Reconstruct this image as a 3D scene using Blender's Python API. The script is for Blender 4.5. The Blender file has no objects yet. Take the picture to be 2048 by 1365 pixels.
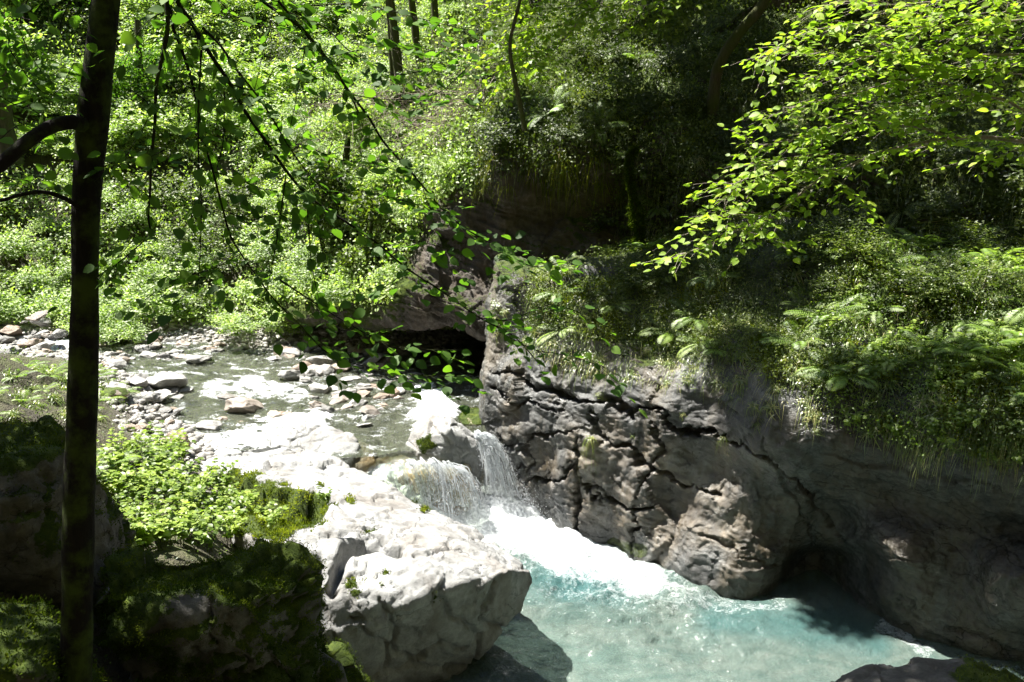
import bpy, math, random
import numpy as np
from mathutils import Vector
rng = np.random.default_rng(7)
random.seed(7)
sc = bpy.context.scene
COL = sc.collection

# ------------------------------------------------------------ camera model
F = 30.0 / 36.0 * 2048
PITCH = math.radians(14.0)
CAMZ = 6.0
CP, SP = math.cos(PITCH), math.sin(PITCH)

def ray(px, py):
    u = (np.asarray(px, float) - 1024) / F
    v = (682.5 - np.asarray(py, float)) / F
    return u, CP + v * SP, -SP + v * CP

def P(px, py, Y):                       # world point on the sight line at depth Y
    a, b, c = ray(px, py)
    return np.array([a / b * Y, Y + 0 * b, CAMZ + c / b * Y]).T

def PZ(px, py, z):                      # world point on the sight line at height z
    a, b, c = ray(px, py)
    t = (z - CAMZ) / c
    return np.array([a * t, b * t, z + 0 * t]).T

def proj(V):
    x, y, z = V[:, 0], V[:, 1], V[:, 2] - CAMZ
    d = y * CP - z * SP
    d = np.where(d < 0.1, 0.1, d)
    up = y * SP + z * CP
    return 1024 + F * x / d, 682.5 - F * up / d

# ------------------------------------------------------------ noise
_perm = np.random.default_rng(3).permutation(256)
_perm = np.concatenate([_perm, _perm, _perm])
_g = np.random.default_rng(4).normal(size=(256, 3)); _g /= np.linalg.norm(_g, axis=1)[:, None]

def _h(ix, iy, iz):
    return _perm[_perm[_perm[ix & 255] + (iy & 255)] + (iz & 255)]

def noise(Pt, s=0):
    Pt = np.asarray(Pt, float) + s * 17.31
    i = np.floor(Pt).astype(int); f = Pt - i
    w = f * f * f * (f * (f * 6 - 15) + 10)
    r = 0
    for dx in (0, 1):
        for dy in (0, 1):
            for dz in (0, 1):
                g = _g[_h(i[:, 0] + dx, i[:, 1] + dy, i[:, 2] + dz)]
                d = (g * (f - [dx, dy, dz])).sum(1)
                r = r + d * (w[:, 0] if dx else 1 - w[:, 0]) * (w[:, 1] if dy else 1 - w[:, 1]) * (w[:, 2] if dz else 1 - w[:, 2])
    return r * 1.6

def fbm(Pt, o=4, s=0, gain=.5):
    r = 0; a = 1; q = np.asarray(Pt, float)
    for k in range(o):
        r = r + a * noise(q, s + k); q = q * 2.03; a *= gain
    return r

def ridged(Pt, o=4, s=0):
    r = 0; a = .6; q = np.asarray(Pt, float)
    for k in range(o):
        r = r + a * (1 - np.abs(noise(q, s + k)) * 2); q = q * 2.1; a *= .5
    return r

_c = np.random.default_rng(9).random((256, 3))
_cv = np.random.default_rng(10).random(256)
def voro(Pt, s=0):
    Pt = np.asarray(Pt, float) + s * 9.7
    i = np.floor(Pt).astype(int)
    F1 = np.full(len(Pt), 9.); F2 = F1.copy(); cid = np.zeros(len(Pt))
    for dx in (-1, 0, 1):
        for dy in (-1, 0, 1):
            for dz in (-1, 0, 1):
                h = _h(i[:, 0] + dx, i[:, 1] + dy, i[:, 2] + dz)
                c = i + [dx, dy, dz] + _c[h]
                d = np.linalg.norm(Pt - c, axis=1)
                m = d < F1
                F2 = np.where(m, F1, np.minimum(F2, d))
                cid = np.where(m, _cv[h], cid); F1 = np.where(m, d, F1)
    return F1, F2, cid

_tv = np.random.default_rng(11).normal(size=(256, 3))
def facet(Pt, s=0):
    """height field of randomly tilted planes, one per cell: gives angular broken faces"""
    Pt = np.asarray(Pt, float) + s * 9.7
    i = np.floor(Pt).astype(int); F1 = np.full(len(Pt), 9.); F2 = F1.copy(); v = np.zeros(len(Pt))
    for dx in (-1, 0, 1):
        for dy in (-1, 0, 1):
            for dz in (-1, 0, 1):
                h = _h(i[:, 0] + dx, i[:, 1] + dy, i[:, 2] + dz); c = i + [dx, dy, dz] + _c[h]; q = Pt - c
                d = np.linalg.norm(q, axis=1); m = d < F1
                F2 = np.where(m, F1, np.minimum(F2, d)); F1 = np.where(m, d, F1)
                v = np.where(m, (q * _tv[h]).sum(1), v)
    return v, F2 - F1

def smooth(a, b, x):
    t = np.clip((x - a) / (b - a), 0, 1)
    return t * t * (3 - 2 * t)

def in_poly(x, y, poly):
    r = np.zeros(len(x), bool); n = len(poly); j = n - 1
    for i in range(n):
        xi, yi = poly[i]; xj, yj = poly[j]
        c = ((yi > y) != (yj > y)) & (x < (xj - xi) * (y - yi) / (yj - yi + 1e-9) + xi)
        r ^= c; j = i
    return r

def dist_line(x, y, pts):
    d = np.full(len(x), 1e9)
    for (x0, y0), (x1, y1) in zip(pts[:-1], pts[1:]):
        vx, vy = x1 - x0, y1 - y0
        t = np.clip(((x - x0) * vx + (y - y0) * vy) / (vx * vx + vy * vy + 1e-9), 0, 1)
        d = np.minimum(d, np.hypot(x - x0 - t * vx, y - y0 - t * vy))
    return d

def sdf_poly(x, y, poly):               # positive inside, in pixels
    d = dist_line(x, y, list(poly) + [poly[0]])
    return np.where(in_poly(x, y, poly), d, -d)

# ------------------------------------------------------------ mesh helpers
def link(o, parent=None):
    COL.objects.link(o)
    if parent is not None: o.parent = parent
    return o

def mesh(name, V, faces, mat, attrs=None, smooth_=True, mats=None, midx=None):
    """faces: list of int arrays (n,3) / (n,4)"""
    if isinstance(faces, np.ndarray): faces = [faces]
    faces = [f for f in faces if len(f)]
    m = bpy.data.meshes.new(name)
    V = np.ascontiguousarray(V, np.float32)
    m.vertices.add(len(V)); m.vertices.foreach_set('co', V.ravel())
    li = np.concatenate([f.ravel() for f in faces]).astype(np.int32)
    ln = np.concatenate([np.full(len(f), f.shape[1]) for f in faces]).astype(np.int32)
    st = np.concatenate([[0], np.cumsum(ln)[:-1]]).astype(np.int32)
    m.loops.add(len(li)); m.loops.foreach_set('vertex_index', li)
    m.polygons.add(len(ln)); m.polygons.foreach_set('loop_start', st)
    m.polygons.foreach_set('use_smooth', np.full(len(ln), bool(smooth_)))
    for mm in (mats or [mat]): m.materials.append(mm)
    if midx is not None: m.polygons.foreach_set('material_index', midx.astype(np.int32))
    m.update(calc_edges=True)
    m.validate()
    for k, a in (attrs or {}).items():
        if len(a) == len(m.vertices):
            at = m.attributes.new(k, 'FLOAT', 'POINT'); at.data.foreach_set('value', np.ascontiguousarray(a, np.float32))
    return m

def obj(name, me, parent=None, loc=None):
    o = bpy.data.objects.new(name, me); link(o, parent)
    if loc is not None: o.location = loc
    return o

def tag(o, label=None, cat=None, group=None, kind=None):
    if label: o['label'] = label
    if cat: o['category'] = cat
    if group: o['group'] = group
    if kind: o['kind'] = kind
    return o

def empty(name, loc, label, cat, group=None):
    o = bpy.data.objects.new(name, None); COL.objects.link(o); o.location = loc
    o.empty_display_size = .1
    return tag(o, label, cat, group)

def dup(root, loc, rot=(0, 0, 0), scale=1.0, label=None, group=None):
    r = root.copy(); COL.objects.link(r); r.location = loc; r.rotation_euler = rot
    r.scale = (scale,) * 3 if np.isscalar(scale) else scale
    if label: r['label'] = label
    if group: r['group'] = group
    for ch in list(root.children):
        c = ch.copy(); COL.objects.link(c); c.parent = r
    return r

def verts_of(me):
    a = np.empty(len(me.vertices) * 3, np.float32); me.vertices.foreach_get('co', a)
    return a.reshape(-1, 3).astype(float)

def normals_of(me):
    a = np.empty(len(me.vertices) * 3, np.float32); me.vertex_normals.foreach_get('vector', a)
    return a.reshape(-1, 3).astype(float)

def grid_faces(nu, nv):                 # nu columns, nv rows
    a = (np.arange(nv - 1)[:, None] * nu + np.arange(nu - 1)[None, :]).ravel()
    return np.stack([a, a + 1, a + nu + 1, a + nu], 1)

def norm(a):
    return a / (np.linalg.norm(a, axis=-1, keepdims=True) + 1e-12)

# leaf templates ------------------------------------------------------
def T_q(w=.3, fold=.08, droop=.1):
    V = np.array([(0, 0, 0), (.45, w, fold), (1, 0, -droop), (.45, -w, fold)], float)
    return V, np.array([(0, 1, 2), (0, 2, 3)])

def T_broad(w=.36, fold=.07, droop=.18):
    xs = [0, .12, .35, .62, .86, 1]; hw = [0, w * .62, w, w * .86, w * .4, 0]
    V = []
    for x, h in zip(xs, hw):
        z = -droop * x * x
        V += [(x, 0, z)]
        if 0 < x < 1: V += [(x, h, z + fold * h / w), (x, -h, z + fold * h / w)]
    F_ = [(0, 1, 2), (0, 3, 1)]
    F_ = [(0, 2, 1), (0, 1, 3)]
    c = 1
    for k in range(3):
        a, n = 1 + 3 * k, 4 + 3 * k
        F_ += [(a, a + 1, n + 1), (a, n + 1, n), (a, n, n + 2), (a, n + 2, a + 2)]
    F_ += [(10, 11, 13), (10, 13, 12)]
    return np.array(V, float), np.array(F_)

def place(T, pos, d, n, size):
    V, Fc = T
    pos = np.asarray(pos, float); d = norm(np.asarray(d, float)); n = np.asarray(n, float)
    z = norm(n - (n * d).sum(1)[:, None] * d); y = np.cross(z, d)
    size = np.broadcast_to(np.asarray(size, float), (len(pos),))
    W = (V[None, :, 0, None] * d[:, None] + V[None, :, 1, None] * y[:, None] + V[None, :, 2, None] * z[:, None]) * size[:, None, None] + pos[:, None]
    k = len(V)
    FF = Fc[None] + (np.arange(len(pos)) * k)[:, None, None]
    return W.reshape(-1, 3), FF.reshape(-1, Fc.shape[1]), k

def rdir(n, up=0.0, spread=1.0):
    a = rng.normal(size=(n, 3)) * spread; a[:, 2] += up
    return norm(a)

class MB:                                # gathers leaves, strips and tubes into one mesh
    def __init__(s): s.V = []; s.T = []; s.Q = []; s.A = []; s.n = 0
    def add(s, V, tri=None, quad=None, tint=0.5):
        if len(V) == 0: return
        s.V.append(V)
        if tri is not None: s.T.append(tri + s.n)
        if quad is not None: s.Q.append(quad + s.n)
        s.A.append(np.broadcast_to(np.asarray(tint, float), (len(V),)))
        s.n += len(V)
    def leaves(s, T, pos, d, n, size, tint):
        if len(pos) == 0: return
        V, Fc, k = place(T, pos, d, n, size)
        t = np.repeat(np.broadcast_to(np.asarray(tint, float), (len(pos),)), k)
        s.add(V, tri=Fc, tint=t)
    def tube(s, pts, r0, r1, sides=6, tint=.5, wob=0):
        pts = np.asarray(pts, float); n = len(pts)
        t = norm(np.gradient(pts, axis=0))
        ref = np.array([.3, .2, 1.]) if abs(t[:, 2]).mean() < .8 else np.array([1., .2, .1])
        u = norm(np.cross(t, ref)); v = np.cross(t, u)
        r = np.linspace(r0, r1, n) if np.isscalar(r0) else np.asarray(r0)
        if wob: r = r * (1 + wob * noise(pts * 3.1, 5))
        a = np.arange(sides) / sides * 2 * math.pi
        V = pts[:, None] + r[:, None, None] * (np.cos(a)[None, :, None] * u[:, None] + np.sin(a)[None, :, None] * v[:, None])
        i = np.arange(n - 1)[:, None] * sides; j = np.arange(sides)[None]; j2 = (j + 1) % sides
        Q = np.stack([i + j, i + j2, i + sides + j2, i + sides + j], -1).reshape(-1, 4)
        s.add(V.reshape(-1, 3), quad=Q, tint=tint)
    def blades(s, base, d, length, width, droop, seg=4, tint=.5):
        """arched strips; base (n,3), d start dir (n,3)"""
        n = len(base)
        if n == 0: return
        length = np.broadcast_to(length, (n,)); width = np.broadcast_to(width, (n,)); droop = np.broadcast_to(droop, (n,))
        side = norm(np.cross(d, [0, 0, 1.]) + 1e-6)
        tt = np.linspace(0, 1, seg + 1)
        C = base[:, None] + d[:, None] * (length[:, None] * tt)[:, :, None]
        C[:, :, 2] -= (droop * length)[:, None] * tt[None] ** 2
        w = (width[:, None] * (1 - tt[None] ** 1.6) * .5 + width[:, None] * .03)
        L = C - side[:, None] * w[:, :, None]; R = C + side[:, None] * w[:, :, None]
        V = np.stack([L, R], 2).reshape(n, -1, 3)
        k = 2 * (seg + 1)
        q = np.array([(2 * a, 2 * a + 1, 2 * a + 3, 2 * a + 2) for a in range(seg)])
        Q = (q[None] + (np.arange(n) * k)[:, None, None]).reshape(-1, 4)
        s.add(V.reshape(-1, 3), quad=Q, tint=np.repeat(np.broadcast_to(tint, (n,)), k))
    def mesh(s, name, mat, sm=True):
        V = np.concatenate(s.V); fs = []
        if s.T: fs.append(np.concatenate(s.T))
        if s.Q: fs.append(np.concatenate(s.Q))
        return mesh(name, V, fs, mat, {'tint': np.concatenate(s.A)}, sm)

# ------------------------------------------------------------ materials
def nmat(name):
    m = bpy.data.materials.new(name); m.use_nodes = True
    nt = m.node_tree; nt.nodes.clear()
    out = nt.nodes.new('ShaderNodeOutputMaterial')
    return m, nt, out

def N(nt, t, ins=None, **kw):
    n = nt.nodes.new(t)
    for k, v in kw.items(): setattr(n, k, v)
    for k, v in (ins or {}).items():
        if hasattr(v, 'is_linked') or hasattr(v, 'links'): nt.links.new(v, n.inputs[k])
        else: n.inputs[k].default_value = v
    return n

def ramp(nt, fac, stops, interp='LINEAR'):
    r = nt.nodes.new('ShaderNodeValToRGB'); r.color_ramp.interpolation = interp
    e = r.color_ramp.elements
    while len(e) < len(stops): e.new(.5)
    for el, (p, c) in zip(e, stops):
        el.position = p; el.color = (*c, 1) if len(c) == 3 else c
    nt.links.new(fac, r.inputs[0]); return r.outputs[0]

def mixc(nt, f, a, b, mode='MIX'):
    n = nt.nodes.new('ShaderNodeMix'); n.data_type = 'RGBA'; n.blend_type = mode
    for s, v in ((n.inputs['Factor'], f), (n.inputs['A'], a), (n.inputs['B'], b)):
        if hasattr(v, 'is_linked'): nt.links.new(v, s)
        else: s.default_value = v if np.isscalar(v) else (*v, 1)
    return n.outputs['Result']

def math_(nt, op, a, b=0.0, clamp=False):
    n = nt.nodes.new('ShaderNodeMath'); n.operation = op; n.use_clamp = clamp
    for i, v in enumerate((a, b)):
        if hasattr(v, 'is_linked'): nt.links.new(v, n.inputs[i])
        else: n.inputs[i].default_value = v
    return n.outputs[0]

def coords(nt, scale=(1, 1, 1), rot=(0, 0, 0), kind='Object'):
    tc = nt.nodes.new('ShaderNodeTexCoord'); mp = nt.nodes.new('ShaderNodeMapping')
    nt.links.new(tc.outputs[kind], mp.inputs[0]); mp.inputs['Scale'].default_value = scale; mp.inputs['Rotation'].default_value = rot
    return mp.outputs[0]

def tex(nt, vec, scale, detail=6, rough=.6, dist=0):
    return N(nt, 'ShaderNodeTexNoise', {'Vector': vec, 'Scale': scale, 'Detail': detail, 'Roughness': rough, 'Distortion': dist}).outputs[0]

def vor(nt, vec, scale, feature='F1', rand=1):
    n = nt.nodes.new('ShaderNodeTexVoronoi'); n.feature = feature
    nt.links.new(vec, n.inputs['Vector']); n.inputs['Scale'].default_value = scale; n.inputs['Randomness'].default_value = rand
    return n.outputs[0]

def attr(nt, name):
    n = nt.nodes.new('ShaderNodeAttribute'); n.attribute_name = name; return n.outputs['Fac']

def rock_mat(name, c_lo, c_mid, c_hi, stain=None, stain_amt=.4, rough=(.55, .9), bump=.5, crack=.5, spec=.4, scale=1.0, moss=True, objrand=0, wet=False):
    m, nt, out = nmat(name)
    v = coords(nt)
    if objrand:
        oi = nt.nodes.new('ShaderNodeObjectInfo')
        va = nt.nodes.new('ShaderNodeVectorMath'); va.operation = 'ADD'
        nt.links.new(v, va.inputs[0]); sc_ = math_(nt, 'MULTIPLY', oi.outputs['Random'], 40.)
        nt.links.new(sc_, va.inputs[1]); v = va.outputs[0]
    n1 = tex(nt, v, 1.3 * scale, 9, .62, .3); n2 = tex(nt, v, 11 * scale, 8, .7); n3 = tex(nt, v, 60 * scale, 5, .7)
    f = math_(nt, 'ADD', math_(nt, 'MULTIPLY', n1, .6), math_(nt, 'MULTIPLY', n2, .4))
    col = ramp(nt, f, [(.36, c_lo), (.5, c_mid), (.62, c_hi)])
    if stain:
        sv = coords(nt, (1.6, 1.6, .5))
        s1 = tex(nt, sv, .9 * scale, 7, .65, .6)
        col = mixc(nt, math_(nt, 'MULTIPLY', ramp(nt, s1, [(.48, (0, 0, 0)), (.62, (1, 1, 1))]), stain_amt), col, stain)
    if objrand:
        hs = N(nt, 'ShaderNodeHueSaturation', {'Color': col})
        r = oi.outputs['Random']
        nt.links.new(math_(nt, 'ADD', math_(nt, 'MULTIPLY', r, 1.0), .45), hs.inputs['Value'])
        r2 = math_(nt, 'FRACT', math_(nt, 'MULTIPLY', r, 7.13))
        col = hs.outputs[0]
        col = mixc(nt, math_(nt, 'MULTIPLY', ramp(nt, r2, [(.62, (0, 0, 0)), (.8, (1, 1, 1))]), .6), col, (.22, .14, .08))
    # crack network (thin dark seams that are open joints)
    cv = coords(nt, (1, 1, 1.5), (.3, .5, .2))
    wv = nt.nodes.new('ShaderNodeVectorMath'); wv.operation = 'ADD'
    wn = nt.nodes.new('ShaderNodeTexNoise'); nt.links.new(cv, wn.inputs['Vector']); wn.inputs['Scale'].default_value = 2.; wn.inputs['Detail'].default_value = 5
    nt.links.new(cv, wv.inputs[0]); nt.links.new(wn.outputs[1], wv.inputs[1])
    e = vor(nt, wv.outputs[0], 1.3 * scale, 'DISTANCE_TO_EDGE')
    e2 = vor(nt, wv.outputs[0], 4.1 * scale, 'DISTANCE_TO_EDGE')
    ce = ramp(nt, e, [(0, (0, 0, 0)), (.012, (1, 1, 1))])
    ms_ = ramp(nt, tex(nt, v, .8, 3), [(.45, (0, 0, 0)), (.55, (1, 1, 1))]); ce = math_(nt, 'MAXIMUM', ce, ms_)
    pit = ramp(nt, tex(nt, v, 30 * scale, 4, .6), [(.28, (.5,) * 3), (.38, (1, 1, 1))])
    col = mixc(nt, math_(nt, 'MULTIPLY', math_(nt, 'SUBTRACT', 1, ce), crack), col, tuple(np.array(c_lo) * .35))
    col = mixc(nt, .5, col, pit, 'MULTIPLY')
    hgt = math_(nt, 'ADD', math_(nt, 'MULTIPLY', n2, .5), math_(nt, 'MULTIPLY', n3, .24))
    hgt = math_(nt, 'ADD', hgt, math_(nt, 'MULTIPLY', ce, .25 * crack))
    rg = ramp(nt, tex(nt, v, 3 * scale, 5), [(.35, (rough[0],) * 3), (.62, (rough[1],) * 3)])
    if moss:
        mo = attr(nt, 'moss')
        mn = tex(nt, v, 26, 6, .75)
        mf = math_(nt, 'ADD', mo, math_(nt, 'MULTIPLY', math_(nt, 'SUBTRACT', mn, .5), .9))
        mf = ramp(nt, mf, [(.42, (0, 0, 0)), (.55, (1, 1, 1))])
        mc = ramp(nt, tex(nt, v, 9, 7, .7), [(.3, (.015, .025, .004)), (.5, (.045, .07, .008)), (.7, (.10, .13, .014))])
        col = mixc(nt, mf, col, mc)
        rg = mixc(nt, mf, rg, (.95,) * 3)
        hgt = math_(nt, 'ADD', hgt, math_(nt, 'MULTIPLY', math_(nt, 'MULTIPLY', mf, tex(nt, v, 70, 4, .8)), .6))
    if wet:
        if name == 'grey_limestone':
            col = mixc(nt, math_(nt, 'MULTIPLY', attr(nt, 'ochre'), ramp(nt, tex(nt, v, 3.5, 6, .7), [(.35, (.25,) * 3), (.6, (1, 1, 1))])), col, mixc(nt, .5, ramp(nt, n1, [(.4, (.10, .065, .03)), (.6, (.27, .19, .095))]), col))
        wet_shade = attr(nt, 'wet')
        col = mixc(nt, math_(nt, 'MULTIPLY', wet_shade, .75), col, mixc(nt, 1.0, col, (.36, .36, .34), 'MULTIPLY'))
        rg = mixc(nt, wet_shade, rg, (.22,) * 3)
    bp = N(nt, 'ShaderNodeBump', {'Height': hgt, 'Strength': bump, 'Distance': .06})
    b = N(nt, 'ShaderNodeBsdfPrincipled', {'Base Color': col, 'Roughness': rg, 'Normal': bp.outputs[0], 'Specular IOR Level': spec})
    nt.links.new(b.outputs[0], out.inputs[0])
    return m

def leaf_mat(name, dark, mid, light, trans=.45, gloss=.06, rough=.35, objrand=.25, tcol=None):
    m, nt, out = nmat(name)
    t = attr(nt, 'tint')
    oi = nt.nodes.new('ShaderNodeObjectInfo')
    t = math_(nt, 'ADD', t, math_(nt, 'MULTIPLY', math_(nt, 'SUBTRACT', oi.outputs['Random'], .5), objrand), True)
    c = ramp(nt, t, [(0, dark), (.5, mid), (1, light)])
    d = N(nt, 'ShaderNodeBsdfDiffuse', {'Color': c})
    tc = mixc(nt, 1.0, c, tcol or (1.5, 1.75, .55), 'MULTIPLY')
    tr = N(nt, 'ShaderNodeBsdfTranslucent', {'Color': tc})
    mx = N(nt, 'ShaderNodeMixShader', {0: trans, 1: d.outputs[0], 2: tr.outputs[0]})
    g = N(nt, 'ShaderNodeBsdfGlossy', {'Color': (1, 1, 1, 1), 'Roughness': rough})
    m2 = N(nt, 'ShaderNodeMixShader', {0: gloss, 1: mx.outputs[0], 2: g.outputs[0]})
    nt.links.new(m2.outputs[0], out.inputs[0])
    return m

def bark_mat(name, a, b, moss=.0, scale=1):
    m, nt, out = nmat(name)
    v = coords(nt, (8 * scale, 8 * scale, 1.6 * scale))
    n = tex(nt, v, 3, 8, .7); c = ramp(nt, n, [(.35, a), (.65, b)])
    if moss:
        mn = tex(nt, coords(nt), 3, 6, .7)
        c = mixc(nt, math_(nt, 'MULTIPLY', ramp(nt, mn, [(.5 - moss * .3, (0, 0, 0)), (.62, (1, 1, 1))]), .8), c, (.05, .075, .01))
    bp = N(nt, 'ShaderNodeBump', {'Height': n, 'Strength': .7, 'Distance': .02})
    bs = N(nt, 'ShaderNodeBsdfPrincipled', {'Base Color': c, 'Roughness': .9, 'Specular IOR Level': .15, 'Normal': bp.outputs[0]})
    nt.links.new(bs.outputs[0], out.inputs[0]); return m

M = {}
M['white_rock'] = rock_mat('white_limestone', (.15, .152, .15), (.285, .287, .282), (.41, .412, .405), (.15, .125, .10), .5, (.6, .9), .75, .7, wet=True)
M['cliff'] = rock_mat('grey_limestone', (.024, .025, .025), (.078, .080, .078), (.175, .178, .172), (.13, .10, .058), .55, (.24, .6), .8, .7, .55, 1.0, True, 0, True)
M['dark_cliff'] = rock_mat('brown_limestone', (.025, .022, .018), (.062, .053, .045), (.12, .105, .09), (.08, .058, .035), .6, (.5, .85), .8, .6, .3, 1.2)
M['stone'] = rock_mat('river_stone', (.16, .155, .15), (.28, .275, .26), (.42, .41, .39), None, 0, (.35, .75), .35, .25, .45, 2.2, True, 1)
M['tan_rock'] = rock_mat('tan_wet_rock', (.16, .12, .08), (.34, .28, .20), (.50, .44, .34), (.36, .22, .08), .7, (.3, .6), .4, .4, .5, 1.4, True, 0)
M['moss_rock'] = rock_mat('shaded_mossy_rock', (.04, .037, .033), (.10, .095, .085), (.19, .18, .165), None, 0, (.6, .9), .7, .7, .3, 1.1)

M['pebble'] = rock_mat('pebble', (.10, .095, .09), (.27, .26, .24), (.48, .46, .43), None, 0, (.4, .8), .3, .1, .4, 3.0, True)
def ground_mat():
    m, nt, out = nmat('gravel_and_soil')
    v = coords(nt)
    n = tex(nt, v, 2.2, 9, .7); wv = nt.nodes.new('ShaderNodeVectorMath'); wv.operation = 'ADD'; wn = nt.nodes.new('ShaderNodeTexNoise'); nt.links.new(v, wn.inputs['Vector']); wn.inputs['Scale'].default_value = 6.; wn.inputs['Detail'].default_value = 6
    nt.links.new(v, wv.inputs[0]); nt.links.new(wn.outputs[1], wv.inputs[1])
    k = vor(nt, wv.outputs[0], 13.); k2 = vor(nt, v, 46.)
    gr = ramp(nt, k, [(0, (.34, .32, .29)), (.5, (.24, .22, .19)), (.8, (.12, .11, .10))])
    so = ramp(nt, n, [(.35, (.03, .025, .015)), (.5, (.055, .05, .025)), (.65, (.08, .09, .03))])
    c = mixc(nt, attr(nt, 'gravel'), so, gr)
    h = math_(nt, 'ADD', math_(nt, 'MULTIPLY', math_(nt, 'SUBTRACT', 1, k), .6), math_(nt, 'MULTIPLY', k2, .2))
    bp = N(nt, 'ShaderNodeBump', {'Height': h, 'Strength': .8, 'Distance': .06})
    b = N(nt, 'ShaderNodeBsdfPrincipled', {'Base Color': c, 'Roughness': .85, 'Normal': bp.outputs[0]})
    nt.links.new(b.outputs[0], out.inputs[0]); return m
M['ground'] = ground_mat()

def water_mat(name, body, tint_c, opac, foam_c=(.86, .9, .92), wav=(5, 22), bstr=.35, patch=None, fr_=(.36, .95), fs=13):
    m, nt, out = nmat(name)
    v = coords(nt)
    w1 = tex(nt, v, wav[0], 4, .6, .8); w2 = tex(nt, v, wav[1], 4, .65, .5)
    h = math_(nt, 'ADD', math_(nt, 'MULTIPLY', w1, .7), math_(nt, 'MULTIPLY', w2, .3))
    bp = N(nt, 'ShaderNodeBump', {'Height': h, 'Strength': bstr, 'Distance': .16})
    bc = body
    if patch:
        pn = tex(nt, coords(nt, (1, 1.6, 1)), 1.6, 7, .65, .7)
        bc = mixc(nt, ramp(nt, pn, [(.4, (0, 0, 0)), (.62, (1, 1, 1))]), body, patch)
    bc = mixc(nt, attr(nt, 'deep'), bc, (.05, .17, .175))
    d = N(nt, 'ShaderNodeBsdfDiffuse', {'Color': bc, 'Normal': bp.outputs[0]})
    t = N(nt, 'ShaderNodeBsdfTransparent', {'Color': (*tint_c, 1)})
    b0 = N(nt, 'ShaderNodeMixShader', {0: opac, 1: t.outputs[0], 2: d.outputs[0]})
    g = N(nt, 'ShaderNodeBsdfGlossy', {'Color': (1, 1, 1, 1), 'Roughness': .07, 'Normal': bp.outputs[0]})
    fr = N(nt, 'ShaderNodeFresnel', {'IOR': 1.33, 'Normal': bp.outputs[0]})
    b1 = N(nt, 'ShaderNodeMixShader', {0: fr.outputs[0], 1: b0.outputs[0], 2: g.outputs[0]})
    fa = attr(nt, 'foam')
    fn = tex(nt, v, fs, 8, .75, 1.2); fn2 = vor(nt, v, 30)
    ff = math_(nt, 'ADD', fa, math_(nt, 'MULTIPLY', math_(nt, 'SUBTRACT', fn, .5), 1.3))
    ff = ramp(nt, ff, [(fr_[0], (0, 0, 0)), (fr_[1], (1, 1, 1))])
    fb = N(nt, 'ShaderNodeBump', {'Height': math_(nt, 'ADD', fn, math_(nt, 'MULTIPLY', fn2, .3)), 'Strength': .8, 'Distance': .08})
    fd = N(nt, 'ShaderNodeBsdfPrincipled', {'Base Color': (*foam_c, 1), 'Roughness': .5, 'Normal': fb.outputs[0], 'Subsurface Weight': 0.0})
    b2 = N(nt, 'ShaderNodeMixShader', {0: ff, 1: b1.outputs[0], 2: fd.outputs[0]})
    nt.links.new(b2.outputs[0], out.inputs[0]); return m
M['pool'] = water_mat('turquoise_water', (.125, .19, .168), (.62, .80, .77), .5, patch=(.20, .255, .225), wav=(4, 17), bstr=.5)
M['stream'] = water_mat('clear_stream_water', (.20, .22, .16), (.86, .92, .83), .32, wav=(9, 34), bstr=1.0, fr_=(.44, .66), fs=20)

def fall_mat():
    m, nt, out = nmat('falling_water')
    d = N(nt, 'ShaderNodeBsdfPrincipled', {'Base Color': (.88, .92, .95, 1), 'Roughness': .25})
    t = N(nt, 'ShaderNodeBsdfTranslucent', {'Color': (.88, .92, .95, 1)})
    b = N(nt, 'ShaderNodeMixShader', {0: .45, 1: d.outputs[0], 2: t.outputs[0]})
    tp = N(nt, 'ShaderNodeBsdfTransparent', {'Color': (1, 1, 1, 1)})
    b = N(nt, 'ShaderNodeMixShader', {0: .42, 1: b.outputs[0], 2: tp.outputs[0]})
    nt.links.new(b.outputs[0], out.inputs[0]); return m
M['fall'] = fall_mat()

def sheet_mat():
    m, nt, out = nmat('thin_water_sheet')
    v = coords(nt, (1, 1, .25))
    n = tex(nt, v, 24, 5, .7, .4)
    fa = attr(nt, 'foam')
    f = ramp(nt, math_(nt, 'ADD', math_(nt, 'MULTIPLY', n, 1.2), math_(nt, 'SUBTRACT', fa, .65)), [(.35, (0, 0, 0)), (.75, (1, 1, 1))])
    bp = N(nt, 'ShaderNodeBump', {'Height': n, 'Strength': .7, 'Distance': .04})
    w = N(nt, 'ShaderNodeBsdfPrincipled', {'Base Color': (.88, .92, .94, 1), 'Roughness': .3, 'Normal': bp.outputs[0]})
    t = N(nt, 'ShaderNodeBsdfTransparent', {'Color': (.85, .9, .8, 1)})
    g = N(nt, 'ShaderNodeBsdfGlossy', {'Color': (1, 1, 1, 1), 'Roughness': .08, 'Normal': bp.outputs[0]})
    c = N(nt, 'ShaderNodeMixShader', {0: .18, 1: t.outputs[0], 2: g.outputs[0]})
    b = N(nt, 'ShaderNodeMixShader', {0: f, 1: c.outputs[0], 2: w.outputs[0]})
    nt.links.new(b.outputs[0], out.inputs[0]); return m
M['sheet'] = sheet_mat()

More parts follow.
